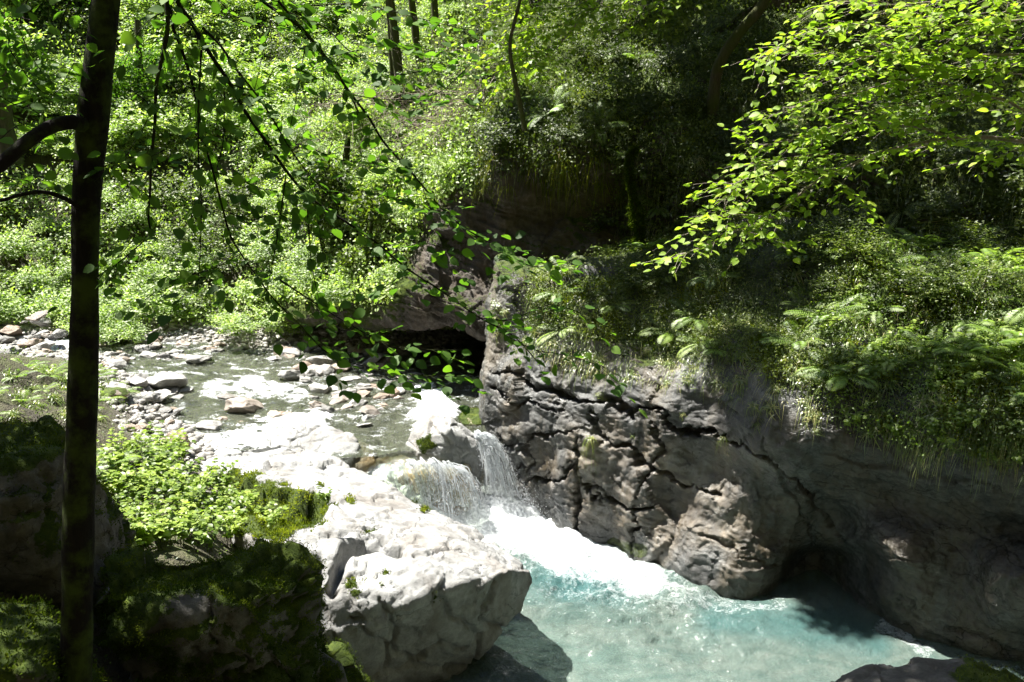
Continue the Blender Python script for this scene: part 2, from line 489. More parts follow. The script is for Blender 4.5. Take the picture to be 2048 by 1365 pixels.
M['slope_leaf'] = leaf_mat('slope_leaves', (.10, .16, .03), (.27, .37, .10), (.47, .53, .22), .45, .05, .55)
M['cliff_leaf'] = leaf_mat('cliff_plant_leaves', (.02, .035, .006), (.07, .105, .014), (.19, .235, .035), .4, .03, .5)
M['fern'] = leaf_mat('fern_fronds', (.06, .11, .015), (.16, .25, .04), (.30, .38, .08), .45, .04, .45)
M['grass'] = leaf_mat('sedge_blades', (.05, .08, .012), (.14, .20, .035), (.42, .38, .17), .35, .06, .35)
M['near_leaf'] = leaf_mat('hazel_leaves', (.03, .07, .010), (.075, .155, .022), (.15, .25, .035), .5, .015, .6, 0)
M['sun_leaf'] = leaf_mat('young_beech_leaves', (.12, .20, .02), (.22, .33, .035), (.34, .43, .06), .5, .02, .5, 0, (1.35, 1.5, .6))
M['herb'] = leaf_mat('bramble_leaves', (.05, .085, .012), (.15, .23, .032), (.29, .37, .065), .45, .03, .45, .7)
M['moss'] = leaf_mat('moss_tufts', (.02, .035, .004), (.055, .085, .009), (.14, .17, .02), .3, .0, .6, 0)
M['cliff_moss'] = leaf_mat('hanging_moss', (.03, .045, .005), (.11, .14, .014), (.26, .28, .03), .35, .0, .6, 0)
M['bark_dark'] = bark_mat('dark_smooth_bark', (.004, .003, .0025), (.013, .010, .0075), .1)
M['bark_grey'] = bark_mat('pale_grey_bark', (.20, .17, .14), (.38, .33, .28), 0, 3)
M['bark_brown'] = bark_mat('brown_bark', (.04, .032, .022), (.10, .08, .06), .6)
M['twig'] = bark_mat('dry_twigs', (.16, .13, .10), (.34, .29, .24), 0, 3)

# ------------------------------------------------------------ terrain
def zs(X, Y):                                     # water level of the upper stream
    return 1.10 + .045 * (Y - 12.5) + .18 * smooth(-4.5, -8, X) + .02 * np.sin(Y * 1.3)

CTRL = [
 # pool bed
 (0.3, 5, -.9), (2, 6, -1), (4, 6, -.9), (1, 8, -.8), (3, 8.5, -1), (1.2, 10, -1.1), (.3, 11.2, -1.2), (6, 5, -.6), (5, 3, -.3), (2, 3, .0), (9, 4, .5),
 # stream bed
 (-.6, 13.5, .85), (-.3, 12.6, -1.0), (-1.0, 12.2, -1.0), (-2.2, 12.8, .7), (-3.6, 12.8, .85), (-1, 14, .92), (-3, 14.2, .9), (-4.4, 13.8, .98), (-1, 16, 1.05), (-3, 16, 1.05), (-5, 16, 1.08),
 (0, 17.5, 1.1), (.5, 20, 1.2), (-2, 18.2, 1.42), (-4, 18.3, 1.38), (-6, 17.6, 1.35), (-8.5, 17.6, 1.4), (-11, 18.2, 1.6), (-14, 19, 1.9),
 # left bank; also unseen hills behind and beside the camera, raised to block sky
 (-5.9, 12.6, 1.45), (-7.9, 15.4, 1.75), (-6.3, 15.3, 1.08), (-5.5, 14.0, 1.02), (-6.8, 16.8, 1.12), (-5, 17.2, 1.12), (-7.2, 14.0, 1.8), (-5, 11.2, 1.5), (-5.5, 10, 1.95), (-4, 10, 1.6), (-4, 8.5, 1.95), (-3, 7.2, 2.0), (-2.4, 6.2, 1.5), (-7, 11, 2.5), (-8, 13, 2.45), (-9.5, 14.5, 2.2), (-9, 10, 3.4),
 (-5, 7, 2.3), (-8, 7, 3.8), (-3, 4.5, 2.5), (-6, 4, 3.2), (-10, 4, 5), (-1, 3, 2.2), (0, 0, 4.2), (-4, 0, 4.3), (3, 0, 3.6), (7, 0, 3.4), (0, -3, 8.5), (-8, -2, 9), (-12, 9, 5.6), (-14, 14, 4), (0, -7, 17), (-8, -8, 19), (8, -6, 18), (0, -16, 40), (-14, -14, 40), (12, -14, 42), (-22, -4, 30), (18, -2, 34), (14, 4, 20), (5, 9.5, -1.2), (4.5, 11, -1.2), (7, 8, -1), (3, 11.8, -1.2), (8, 10, -1),
 (-1.5, 8, .2), (-.6, 9.5, -.4), (-2.5, 10.5, .6),
 # far slope
 (-2, 20.5, 2.2), (-5, 20.3, 2.4), (-8, 20.2, 2.3), (-12, 21, 3.0), (-3, 23, 4.6), (-7, 23, 4.8), (-12, 24, 5.6), (-3, 27, 8.0), (-8, 27, 8.2), (-13, 28, 9.2), (2, 26, 8.6), (6, 26, 9.5),
 (-3, 32, 12.5), (-10, 32, 13), (-16, 30, 12.5), (3, 32, 13.5), (10, 30, 14), (-3, 42, 22), (-12, 42, 23), (8, 42, 24), (-18, 22, 7), (-20, 14, 8), (1, 22, 3.), (12, 20, 14), (16, 10, 18),
]
C_ = np.array(CTRL, float)
def _phi(r): return r
def _fit(C):
    n = len(C); d = np.linalg.norm(C[:, None, :2] - C[None, :, :2], axis=2)
    A = np.zeros((n + 3, n + 3)); A[:n, :n] = _phi(d) - np.eye(n) * .08; A[:n, n] = 1; A[:n, n + 1:] = C[:, :2]; A[n:, :n] = A[:n, n:].T
    return np.linalg.solve(A, np.concatenate([C[:, 2], [0, 0, 0]]))
_w = _fit(C_)
def terr(X, Y):
    X = np.asarray(X, float); Y = np.asarray(Y, float); r = _w[-3] + _w[-2] * X + _w[-1] * Y
    for k, c in enumerate(C_): r = r + _w[k] * np.hypot(X - c[0], Y - c[1])
    return r

def terrain():
    nx, ny = 370, 480
    xs = np.linspace(-26, 20, nx); ys = np.linspace(-17, 44, ny)
    X, Y = np.meshgrid(xs, ys); X = X.ravel(); Y = Y.ravel()
    Z = terr(X, Y); q = np.stack([X, Y, Z], 1)
    wet = (Z < zs(X, Y) + .25) & (Y > 11.8) & (Y < 21)
    Z = Z + fbm(q * .8, 4, 1) * np.where(wet, .05, .22 * smooth(.15, 1.2, Z - zs(X, Y)) + .03) + fbm(q * 4, 3, 2) * .03
    g = smooth(.6, .0, Z - zs(X, Y)) * (Y > 10) * (Y < 24)
    g = np.maximum(g, (Z < .3) * 1.0)
    me = mesh('ground', np.stack([X, Y, Z], 1), grid_faces(nx, ny), M['ground'], {'gravel': g})
    o = obj('ground', me); tag(o, 'leafy soil slope and gravel bed of the gorge', 'ground', kind='structure')
    return np.stack([X, Y, Z], 1), normals_of(me)
TV, TN = terrain()

# ------------------------------------------------------------ control-grid surfaces
def catmull(A, n, axis):
    A = np.moveaxis(A, axis, 0); k = len(A)
    t = np.linspace(0, k - 1, n); i = np.clip(np.floor(t).astype(int), 0, k - 2); f = t - i
    sh = (-1,) + (1,) * (A.ndim - 1); f = f.reshape(sh)
    p0 = A[np.clip(i - 1, 0, k - 1)]; p1 = A[i]; p2 = A[i + 1]; p3 = A[np.clip(i + 2, 0, k - 1)]
    r = .5 * ((2 * p1) + (-p0 + p2) * f + (2 * p0 - 5 * p1 + 4 * p2 - p3) * f ** 2 + (-p0 + 3 * p1 - 3 * p2 + p3) * f ** 3)
    return np.moveaxis(r, 0, axis)

def grid_normals(V, nu, nv):
    G = V.reshape(nv, nu, 3)
    a = np.gradient(G, axis=1); b = np.gradient(G, axis=0)
    return norm(np.cross(a, b)).reshape(-1, 3)

# right-hand cliff: rows bottom to top
Wl = [(1045, 1030), (1130, 1068), (1250, 1100), (1380, 1165), (1505, 1195), (1640, 1180), (1780, 1255), (1920, 1290), (2060, 1320), (2300, 1390), (2600, 1480)]
rows = []
r1 = [PZ(a, b, 0.0) for a, b in Wl]
rows.append([p + np.array([.05, .1, -1.6]) for p in r1])
rows.append(r1)
def R(l): rows.append([P(*t) for t in l])
R([(1000, 950, 12.75), (1120, 985, 12.05), (1245, 1000, 11.5), (1380, 1040, 10.75), (1505, 1060, 10.25), (1645, 1060, 10.35), (1785, 1120, 9.0), (1925, 1150, 9.05), (2060, 1180, 8.35), (2300, 1230, 8.1), (2600, 1300, 7.3)])
R([(966, 840, 12.95), (1110, 860, 12.15), (1240, 880, 11.55), (1380, 900, 10.9), (1505, 930, 10.3), (1645, 960, 9.95), (1785, 1010, 9.65), (1925, 1030, 9.2), (2060, 1060, 8.9), (2300, 1100, 8.1), (2600, 1150, 7.3)])
R([(974, 725, 13.1), (1105, 760, 12.35), (1235, 780, 11.75), (1380, 800, 11.0), (1505, 840, 10.3), (1645, 870, 9.6), (1785, 905, 9.35), (1925, 930, 8.75), (2060, 950, 8.4), (2300, 980, 7.6), (2600, 1000, 7.0)])
R([(978, 620, 13.25), (1100, 660, 12.6), (1235, 680, 12.1), (1380, 690, 11.5), (1500, 720, 10.8), (1640, 740, 10.1), (1785, 780, 9.5), (1925, 800, 9.0), (2060, 830, 8.5), (2300, 860, 8.0), (2600, 880, 7.4)])
R([(988, 540, 13.4), (1095, 575, 12.95), (1230, 590, 12.6), (1380, 590, 12.2), (1500, 600, 11.7), (1640, 620, 11.0), (1785, 650, 10.4), (1925, 670, 9.9), (2060, 690, 9.5), (2300, 710, 9.0), (2600, 730, 8.5)])
R([(1000, 522, 14.4), (1090, 540, 14.3), (1230, 520, 13.8), (1380, 490, 13.3), (1500, 470, 12.8), (1640, 480, 12.1), (1785, 510, 11.5), (1925, 530, 11.0), (2060, 540, 10.6), (2300, 545, 10.1), (2600, 550, 9.6)])
R([(1010, 530, 17), (1100, 530, 17), (1230, 500, 16.8), (1380, 450, 16.0), (1500, 430, 15.5), (1640, 440, 15), (1785, 480, 14.5), (1925, 505, 14.2), (2060, 515, 14), (2300, 520, 13.5), (2600, 530, 13)])
for k_ in range(2, 9):
    c_ = rows[k_][0]; q_ = c_.copy(); f_ = .5 if k_ < 7 else .0
    nx_ = c_[0] + .32
    rows[k_] = [c_ * [(c_[1] + f_) / c_[1], 1, 0] + [0, f_, CAMZ + (c_[2] - CAMZ) * (c_[1] + f_) / c_[1]], np.array([nx_, c_[1], c_[2]])] + list(rows[k_][1:])
for k_ in (0, 1):
    c_ = rows[k_][0]; rows[k_] = [c_ + [-.1, .45, 0], c_ + [.2, 0, 0]] + list(rows[k_][1:])
rows = [[np.array([.75, 19., r[0][2] * 1.0 if i < 6 else r[0][2]]), np.array([.05, 15.4, r[0][2]])] + r for i, r in enumerate(rows)]
A = np.array(rows)
CR = [[(985, 735), (1060, 762), (1130, 792), (1210, 812), (1290, 818), (1370, 852), (1450, 872), (1560, 925), (1640, 1000), (1690, 1090)],
      [(1190, 822), (1200, 860), (1240, 895), (1300, 925), (1370, 965), (1450, 990)], [(1154, 880), (1160, 945), (1155, 1070)],
      [(1035, 958), (1090, 966), (1150, 932)], [(1158, 945), (1200, 990), (1262, 1022), (1300, 1010)], [(1288, 960), (1275, 1090), (1270, 1130)],
      [(985, 880), (1040, 885), (1100, 870), (1180, 855)], [(1400, 1070), (1480, 1110), (1560, 1140)], [(1310, 840), (1330, 900), (1290, 960)],
      [(1540, 880), (1580, 980), (1640, 1110)], [(1640, 900), (1760, 920), (1900, 955), (2048, 990)], [(990, 780), (1040, 800), (1130, 830)],
      [(1790, 1190), (1860, 1240), (1930, 1270), (2048, 1310)], [(1060, 880), (1075, 920), (1035, 955)]]

def rock_displace(V, Nn, amp=.18, s=3, rid=.09):
    # bedding frame dips to the right, as the joints do
    q = np.stack([V[:, 0] * .94 - V[:, 2] * .34, V[:, 1], V[:, 0] * .34 + V[:, 2] * .94], 1)
    wq = q + np.stack([fbm(V * 1.2, 3, s), fbm(V * 1.2, 3, s + 4), fbm(V * 1.2, 3, s + 8)], 1) * .12
    v1, e1 = facet(wq * [.45, .45, .6], s)
    v2, e2 = facet(wq * [2.1, 2.1, 2.6], s + 1)
    v3, e3 = facet(wq * [6.5, 6.5, 8.5], s + 2)
    d = v1 * amp * .36 + v2 * amp * .11 * smooth(-.2, .3, noise(V * .6, s + 21)) + v3 * amp * .065
    d += fbm(V * .7, 4, s + 2, .45) * amp * .9
    d += (ridged(q * [1.2, 1.2, 6.5], 4, s + 5) - .5) * amp * rid
    d += fbm(V * 14, 3, s + 9, .6) * amp * .035
    return V + Nn * d[:, None]

def build_cliff():
    nu, nv = 620, 420
    G = catmull(catmull(A, nv, 0), nu, 1)
    V = G.reshape(-1, 3); Nn = grid_normals(V, nu, nv)
    V = rock_displace(V, Nn, .2, 3)
    px, py = proj(V)
    jx = fbm(V * 2.5, 4, 31, .6) * 16; jy = fbm(V * 2.5, 4, 32, .6) * 16
    dep = np.zeros(len(V))
    for k, l in enumerate(CR):
        dl = dist_line(px + jx, py + jy, l)
        w = (5 if k else 6) * (1 + 1.2 * np.clip(noise(V * 2, 33 + k), -.6, 1))
        dep += np.clip(1 - dl / w, 0, 1) ** .7 * (.2 if k == 0 else .06 if k in (7, 9, 10, 12) else .15)
        # block on the lower side bulges out a little next to the joint
        dep -= smooth(60, 10, dl) * .05
    V = V - Nn * dep[:, None]
    # hollow at the foot of the wall
    hol = np.exp(-(((px - 1665 - 30 * noise(V * 1.5, 57)) / 95) ** 2 + ((py - 1165) / 60) ** 2))
    V = V + np.array([.15, 1., 0]) * (hol * .7)[:, None]
    Nn = grid_normals(V, nu, nv)
    top_ = smooth(800, 640, py - np.clip(px - 1450, 0, 600) * .22)
    mossy = smooth(.2, .75, Nn[:, 2]) * (.15 + .75 * top_) + top_ * .42 + noise(V * 1.7, 40) * .3 - .12
    mossy = np.where((px < 1060) & (py > 560), mossy - .25, mossy)
    g = dist_line(px, py, [(1225, 1088), (1285, 1100)])
    mossy += smooth(22, 5, g) * 1.1
    wet = smooth(.8, 0, V[:, 2]) * .5 + smooth(.05, .4, fbm(V * [1.5, 1.5, .5], 4, 50)) * .6 + smooth(1480, 1600, px + noise(V, 51) * 80) * .9  # damp at the waterline and in streaks; last term paints shade at right
    och = smooth(-40, 60, sdf_poly(px, py, [(1060, 900), (1150, 850), (1300, 850), (1560, 900), (1540, 1050), (1420, 1130), (1200, 1060), (1050, 980)]) + noise(V * [2.2, 2.2, 1], 52) * 110) * .7 + smooth(.15, .5, noise(V * [2.5, 2.5, .7], 53)) * .2
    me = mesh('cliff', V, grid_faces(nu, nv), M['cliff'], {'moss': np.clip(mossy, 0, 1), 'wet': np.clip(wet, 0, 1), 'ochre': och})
    o = obj('cliff', me); tag(o, 'wet grey and tan limestone cliff above the turquoise pool', 'cliff', kind='structure')
    return V, Nn, px, py
CV, CN, CPX, CPY = build_cliff()

# upper wall with the overhang and the cave under it
cols = [520, 590, 700, 820, 900, 1000, 1100, 1250, 1400, 1600, 1800, 2060, 2350, 2700]
def URow(ys, Ys): return [P(c, y, Y) for c, y, Y in zip(cols, ys, Ys)]
U = []
lip = URow([640, 638, 642, 648, 660, 676, 690, 690, 640, 600, 590, 590, 590, 590], [19.5, 18.2, 17.0, 16.0, 15.5, 15.1, 15.0, 15.0, 15.4, 15.2, 14.6, 13.8, 13, 12])
U.append([np.array([p[0] * 1.05, 22., .6]) for p in lip])
U.append([np.array([p[0] * 1.08, 21.6, 1.6]) for p in lip])
U.append([np.array([p[0] * 1.04, p[1] + 2.2, p[2] + .05]) for p in lip])
U.append(lip)
U.append(URow([600, 600, 600, 605, 620, 640, 650, 640, 600, 570, 560, 560, 560, 560], [19.6, 18.2, 16.8, 15.6, 15.1, 14.8, 14.8, 14.7, 15.0, 14.8, 14.2, 13.4, 12.5, 11.5]))
U.append(URow([540, 540, 545, 545, 550, 550, 550, 550, 530, 520, 520, 520, 520, 520], [20, 18.7, 17.2, 15.9, 15.5, 15.3, 15.2, 15.0, 14.6, 14.2, 13.6, 12.6, 12.0, 11.0]))
U.append(URow([460, 450, 440, 440, 430, 430, 430, 430, 420, 430, 440, 450, 450, 450], [21, 19.8, 18.4, 16.7, 16.1, 15.8, 15.5, 15.1, 14.3, 13.8, 13.2, 12.3, 11.6, 10.8]))
U.append(URow([380, 370, 360, 370, 360, 330, 320, 330, 320, 330, 340, 350, 350, 350], [22.5, 21, 19.5, 17.2, 16.4, 15.6, 15.2, 14.9, 14.4, 14.0, 13.4, 12.6, 12, 11.2]))
U.append(URow([300, 290, 280, 290, 280, 250, 235, 230, 220, 230, 240, 250, 250, 250], [24, 22.5, 21, 18.6, 17.2, 16.0, 15.6, 15.4, 15.2, 14.8, 14.2, 13.4, 12.8, 12]))
U.append(URow([200, 200, 190, 190, 180, 170, 160, 150, 130, 130, 140, 150, 150, 150], [26, 24.5, 23, 20.5, 19, 17.6, 17.0, 16.6, 16.4, 16.0, 15.4, 14.4, 13.8, 13]))
U.append(URow([80, 80, 80, 70, 60, 60, 50, 40, 30, 20, 20, 20, 20, 20], [29, 27.5, 26, 23, 21, 19.5, 18.8, 18.2, 17.8, 17.2, 16.4, 15.4, 14.8, 14]))
U.append(URow([-60, -60, -60, -70, -80, -80, -90, -100, -110, -120, -120, -120, -120, -120], [32, 31, 29, 26, 24, 22, 21, 20, 19.4, 18.6, 17.8, 16.6, 16, 15]))
U.append(URow([-260] * 14, [38, 37, 35, 32, 29, 27, 25, 24, 23, 22, 21, 20, 19, 18]))
U = np.array(U)

def build_upper():
    nu, nv = 560, 420
    G = catmull(catmull(U, nv, 0), nu, 1)
    V = G.reshape(-1, 3); Nn = grid_normals(V, nu, nv)
    V = rock_displace(V, Nn, .26, 60, .3)
    Nn = grid_normals(V, nu, nv)
    px, py = proj(V)
    veg = smooth(330, 240, py + 60 * noise(V * .8, 66)) + smooth(1240, 1330, px) + smooth(840, 790, px)
    mossy = .2 + .5 * np.clip(veg, 0, 1) + smooth(.1, .6, Nn[:, 2]) * .5 + noise(V * 1.5, 41) * .35 - .25
    me = mesh('upper_cliff', V, grid_faces(nu, nv), M['dark_cliff'], {'moss': np.clip(mossy, 0, 1)})
    o = obj('cliff_overhang', me); tag(o, 'shaded brown overhanging cliff with the dark cave below it', 'cliff', kind='structure')
    return V, Nn, px, py
UV_, UN, UPX, UPY = build_upper()

# ------------------------------------------------------------ boulders
def remesh_pts(pts, voxel, smooth_it=4):
    import bmesh
    bm = bmesh.new()
    for p in pts: bm.verts.new(p)
    r = bmesh.ops.convex_hull(bm, input=bm.verts)
    junk = [e for e in r['geom_interior'] if isinstance(e, bmesh.types.BMVert)]
    if junk: bmesh.ops.delete(bm, geom=junk, context='VERTS')
    me = bpy.data.meshes.new('tmp'); bm.to_mesh(me); bm.free()
    o = bpy.data.objects.new('tmp', me); COL.objects.link(o)
    m = o.modifiers.new('r', 'REMESH'); m.mode = 'VOXEL'; m.voxel_size = voxel
    s = o.modifiers.new('s', 'SMOOTH'); s.iterations = smooth_it; s.factor = .6
    dg = bpy.context.evaluated_depsgraph_get(); ev = o.evaluated_get(dg)
    m2 = bpy.data.meshes.new_from_object(ev)
    bpy.data.objects.remove(o); bpy.data.meshes.remove(me)
    V = verts_of(m2); Nn = normals_of(m2)
    n = len(m2.polygons); tot = np.empty(n, np.int32); m2.polygons.foreach_get('loop_total', tot)
    li = np.empty(len(m2.loops), np.int32); m2.loops.foreach_get('vertex_index', li)
    st = np.concatenate([[0], np.cumsum(tot)[:-1]])
    fs = []
    for k in (3, 4):
        w = st[tot == k]
        if len(w): fs.append(np.stack([li[w + j] for j in range(k)], 1))
    bpy.data.meshes.remove(m2)
    return V, Nn, fs

def boulder(name, pts, voxel, mat, amp, seed, label, cat='boulder', mossf=None, group=None, sm=4, strength=1, carve=None):
    V, Nn, fs = remesh_pts(pts, voxel, sm)
    k = amp
    F1, F2, cid = voro(V * 1.1 + fbm(V * 1.5, 3, seed)[:, None] * .3, seed)
    d = (cid - .5) * k * .35 + fbm(V * .7, 4, seed, .42) * k * .8 + (ridged(V * 1.5, 4, seed + 3) - .5) * k * .15 - smooth(.04, 0, F2 - F1) * k * .25
    fv, fe = facet(V * 1.3, seed + 1); d += fv * k * .35
    fv, fe = facet(V * 4.5, seed + 2); d += fv * k * .10
    d += fbm(V * 14, 3, seed + 6, .6) * k * .05
    V = V + Nn * d[:, None]
    if carve is not None: V = carve(V, Nn)
    me = mesh(name, V, fs, mat); Nn = normals_of(me)
    mo = np.zeros(len(V)) if mossf is None else np.clip(mossf(V, Nn), 0, 1)
    a = me.attributes.new('moss', 'FLOAT', 'POINT'); a.data.foreach_set('value', mo.astype(np.float32))
    a = me.attributes.new('wet', 'FLOAT', 'POINT'); wz = smooth(.28, .02, V[:, 2] + noise(V * 3, 4) * .12) * (1 if name == 'boulder' else 0); a.data.foreach_set('value', wz.astype(np.float32))
    o = obj(name, me); tag(o, label, cat, group)
    return o, V, Nn, mo

def moss_fuzz(parent, V, Nn, mo, n, size=.022, thr=.5, mat='moss'):
    w = np.where(mo > thr, 1., 0.)
    if w.sum() < 10: return
    i = rng.choice(len(V), n, p=w / w.sum())
    pos = V[i] + rng.normal(size=(n, 3)) * .02
    # keep close to the surface
    d = norm(Nn[i] + rng.normal(size=(n, 3)) * .55 + [0, 0, .2])
    nn = rdir(n)
    mb = MB(); t = np.clip(.5 + noise(pos * 5, 77) * .8 + rng.normal(size=n) * .15, 0, 1)
    mb.leaves(T_q(.22, .0, .1), pos - Nn[i] * .004, d, nn, size * rng.uniform(.6, 1.5, n), t)
    o = obj('moss', mb.mesh('moss', M[mat]), parent)
    return o

def dome(cx, cy, cz, rx, ry, rz, n=24, seed=0, flat=.4):
    r = np.random.default_rng(seed); p = norm(r.normal(size=(n, 3)))
    p[:, 2] = np.where(p[:, 2] < -flat, -flat, p[:, 2])
    return p * [rx, ry, rz] + [cx, cy, cz]

# the big pale boulder that overhangs the pool
bp = []
top = [(372, 935, 11.3), (430, 905, 11.9), (560, 888, 12.3), (650, 905, 12.1), (720, 945, 11.6), (800, 1005, 10.9), (900, 1050, 10.3), (1000, 1090, 9.7), (1052, 1118, 9.2), (1066, 1140, 8.95),
       (1020, 1140, 8.5), (900, 1165, 8.1), (820, 1200, 7.75), (740, 1195, 7.65), (665, 1225, 7.5), (605, 1150, 7.7), (560, 1080, 8.2), (480, 1040, 8.8), (400, 990, 9.8), (365, 960, 10.6)]
for t in top: bp.append(P(*t))
for a, b, Y in [(1072, 1163, 8.95), (1046, 1230, 8.75), (985, 1300, 8.55), (925, 1355, 8.45), (860, 1420, 8.3), (760, 1480, 8.1), (690, 1420, 7.7), (665, 1330, 7.45)]: bp.append(P(a, b, Y))
for x, y in [(-3.8, 10.5), (-3.0, 8.2), (-2, 11.6), (-.9, 10), (-.65, 9.3), (-1.5, 8.2), (-1.0, 8.5)]: bp.append(np.array([x, y, -.6]))
for x, y in [(-4.0, 11.0), (-2.6, 11.9)]: bp.append(np.array([x, y, .4]))
LEDGE = [(400, 955), (470, 945), (560, 975), (640, 985), (665, 1025), (620, 1060), (570, 1085), (520, 1075), (420, 1030), (395, 990)]
GR = [[(575, 1110), (640, 1130), (660, 1180), (700, 1090), (760, 1085), (800, 1100)], [(640, 1150), (690, 1165), (740, 1140), (720, 1120)], [(430, 960), (500, 980), (600, 1000), (690, 1000)],
      [(640, 1070), (720, 1060), (760, 1050)], [(830, 1110), (900, 1095), (960, 1110)], [(700, 1240), (760, 1290), (830, 1320), (880, 1290), (930, 1300)], [(760, 1200), (790, 1260), (770, 1340)], [(880, 1175), (900, 1230), (960, 1270), (950, 1330)], [(820, 1330), (880, 1345), (940, 1335)], [(990, 1170), (960, 1240), (1010, 1260)],
      [(600, 1130), (640, 1210), (680, 1300)]]
def carve_big(V, Nn):
    px, py = proj(V); front = Nn[:, 1] < .9
    px = px + noise(V * 6, 90) * 8; py = py + noise(V * 6, 91) * 8
    d = np.zeros(len(V))
    for k, l in enumerate(GR): d += smooth(7 if k != 0 else 18, 1, dist_line(px, py, l)) * (.07 if k != 0 else .28)
    s = sdf_poly(px, py, LEDGE); d += smooth(-6, 12, s) * .28
    # scalloped steps on the top face
    q = V @ np.array([[.8, .6, 0], [-.6, .8, 0], [0, 0, 1]]).T
    st = np.abs(((q[:, 1] * 1.2 + fbm(V * .8, 3, 92) * .8) % 1) - .5)
    d += smooth(.05, 0, st) * .035 * (Nn[:, 2] > .3)
    s2 = np.abs(((q[:, 1] * 3.1 + q[:, 0] * .25 + fbm(V * 1.1, 3, 94) * .9) % 1) - .5); d += smooth(.04, 0, s2) * .02 * smooth(0, .3, noise(V * .8, 95)) * (Nn[:, 2] > .3)
    d += ridged(q * [.8, 4.5, 2.5], 4, 93) * .022
    vis = (V[:, 2] > -.3)
    return V - Nn * (d * vis)[:, None]
def moss_big(V, Nn):
    px, py = proj(V)
    m = smooth(-14, 10, sdf_poly(px, py, LEDGE) + noise(V * 3, 95) * 22) * (Nn[:, 2] > -.2)
    for x, y, r in [(700, 1170, 16), (730, 1160, 10), (710, 1185, 14), (775, 1145, 9), (640, 1000, 22), (700, 1000, 14), (740, 1065, 12), (835, 1000, 14), (560, 1000, 22), (870, 1195, 10), (760, 1175, 8), (850, 1020, 10)]:
        m = np.maximum(m, .9 * smooth(r * 1.3, 2, np.hypot(px - x, (py - y) * 1.4) + noise(V * 12, 96) * 10) * (V[:, 1] < 11.7))
    return m
big, BV, BN, BM = boulder('boulder', bp, .032, M['white_rock'], .10, 21, 'huge pale sunlit boulder overhanging the turquoise pool in the middle', mossf=moss_big, carve=carve_big, sm=3)
moss_fuzz(big, BV, BN, BM, 26000, .026, .5, 'cliff_moss')

# mossy boulder in the shade, lower left
mp = [P(*t) for t in [(215, 1130, 6.0), (300, 1110, 6.3), (420, 1088, 6.6), (520, 1085, 6.8), (585, 1110, 6.7), (615, 1170, 6.5), (625, 1240, 6.35), (650, 1330, 6.3), (180, 1180, 5.6), (200, 1300, 5.4), (350, 1230, 5.5), (500, 1200, 5.7), (420, 1330, 5.5), (560, 1300, 5.8)]]
mp += [np.array(p) for p in [(-3.4, 6.3, 1.2), (-2.9, 5.6, .9), (-1.4, 6.2, .9), (-1.5, 7, .9), (-3, 7, 1.2), (-2.2, 5.6, .9)]]
def moss_left(V, Nn):
    px, py = proj(V)
    return .25 + smooth(-.25, .55, Nn[:, 2]) * .75 + noise(V * 1.8, 97) * .5 - smooth(60, 10, np.hypot((px - 410) * .5, py - 1215)) * .7
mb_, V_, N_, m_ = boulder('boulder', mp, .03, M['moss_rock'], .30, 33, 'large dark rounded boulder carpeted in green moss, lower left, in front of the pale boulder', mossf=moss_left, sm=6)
moss_fuzz(mb_, V_, N_, m_, 90000, .016, .45)

# block at the far left behind the trunk
lp = [P(*t) for t in [(-160, 850, 6.4), (0, 835, 6.5), (100, 830, 6.6), (160, 870, 6.5), (190, 960, 6.3), (190, 1080, 6.1), (60, 1110, 5.8), (-100, 1110, 5.6), (120, 900, 6.1), (-100, 900, 5.9), (20, 1000, 5.6)]]
lp += [np.array(p) for p in [(-3.1, 6, 1.6), (-5, 6, 2), (-5, 8, 2), (-3.6, 7.6, 1.8)]]
def moss_blk(V, Nn):
    px, py = proj(V)
    return .1 + smooth(.0, .6, Nn[:, 2]) * .7 + noise(V * 2, 98) * .6 + smooth(960, 860, py) * .3 - smooth(50, 20, np.abs(px - 150)) * .4 * (py > 860)
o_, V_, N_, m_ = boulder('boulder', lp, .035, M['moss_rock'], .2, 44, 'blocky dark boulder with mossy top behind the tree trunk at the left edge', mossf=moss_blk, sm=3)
moss_fuzz(o_, V_, N_, m_, 45000, .016, .45)

# low ground rock near the bottom left corner
lp = [P(*t) for t in [(-200, 1230, 4.9), (0, 1215, 4.9), (80, 1205, 5.1), (120, 1260, 4.7), (60, 1340, 4.3), (-100, 1340, 4.2), (-200, 1400, 4.2), (100, 1450, 4.2)]] + [np.array([-2.8, 5.4, 1.8]), np.array([-4, 5.3, 1.8])]
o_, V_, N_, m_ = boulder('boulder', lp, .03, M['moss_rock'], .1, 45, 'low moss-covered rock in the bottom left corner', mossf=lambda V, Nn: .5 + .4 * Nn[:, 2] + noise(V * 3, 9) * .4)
moss_fuzz(o_, V_, N_, m_, 16000, .022, .45)

# small mossy rock between moss boulder and pale boulder, bottom
lp = [P(*t) for t in [(560, 1310, 6.3), (620, 1290, 6.5), (680, 1330, 6.4), (700, 1400, 6.2), (540, 1420, 5.9), (640, 1450, 6)]] + [np.array([-1.5, 6.9, .6]), np.array([-2.1, 6.5, .6])]
o_, V_, N_, m_ = boulder('boulder', lp, .025, M['moss_rock'], .09, 47, 'small half-mossy rock at the bottom edge, left of the pale boulder foot', mossf=lambda V, Nn: .35 + .4 * Nn[:, 2] + noise(V * 4, 9) * .5)
moss_fuzz(o_, V_, N_, m_, 7000, .022, .5)

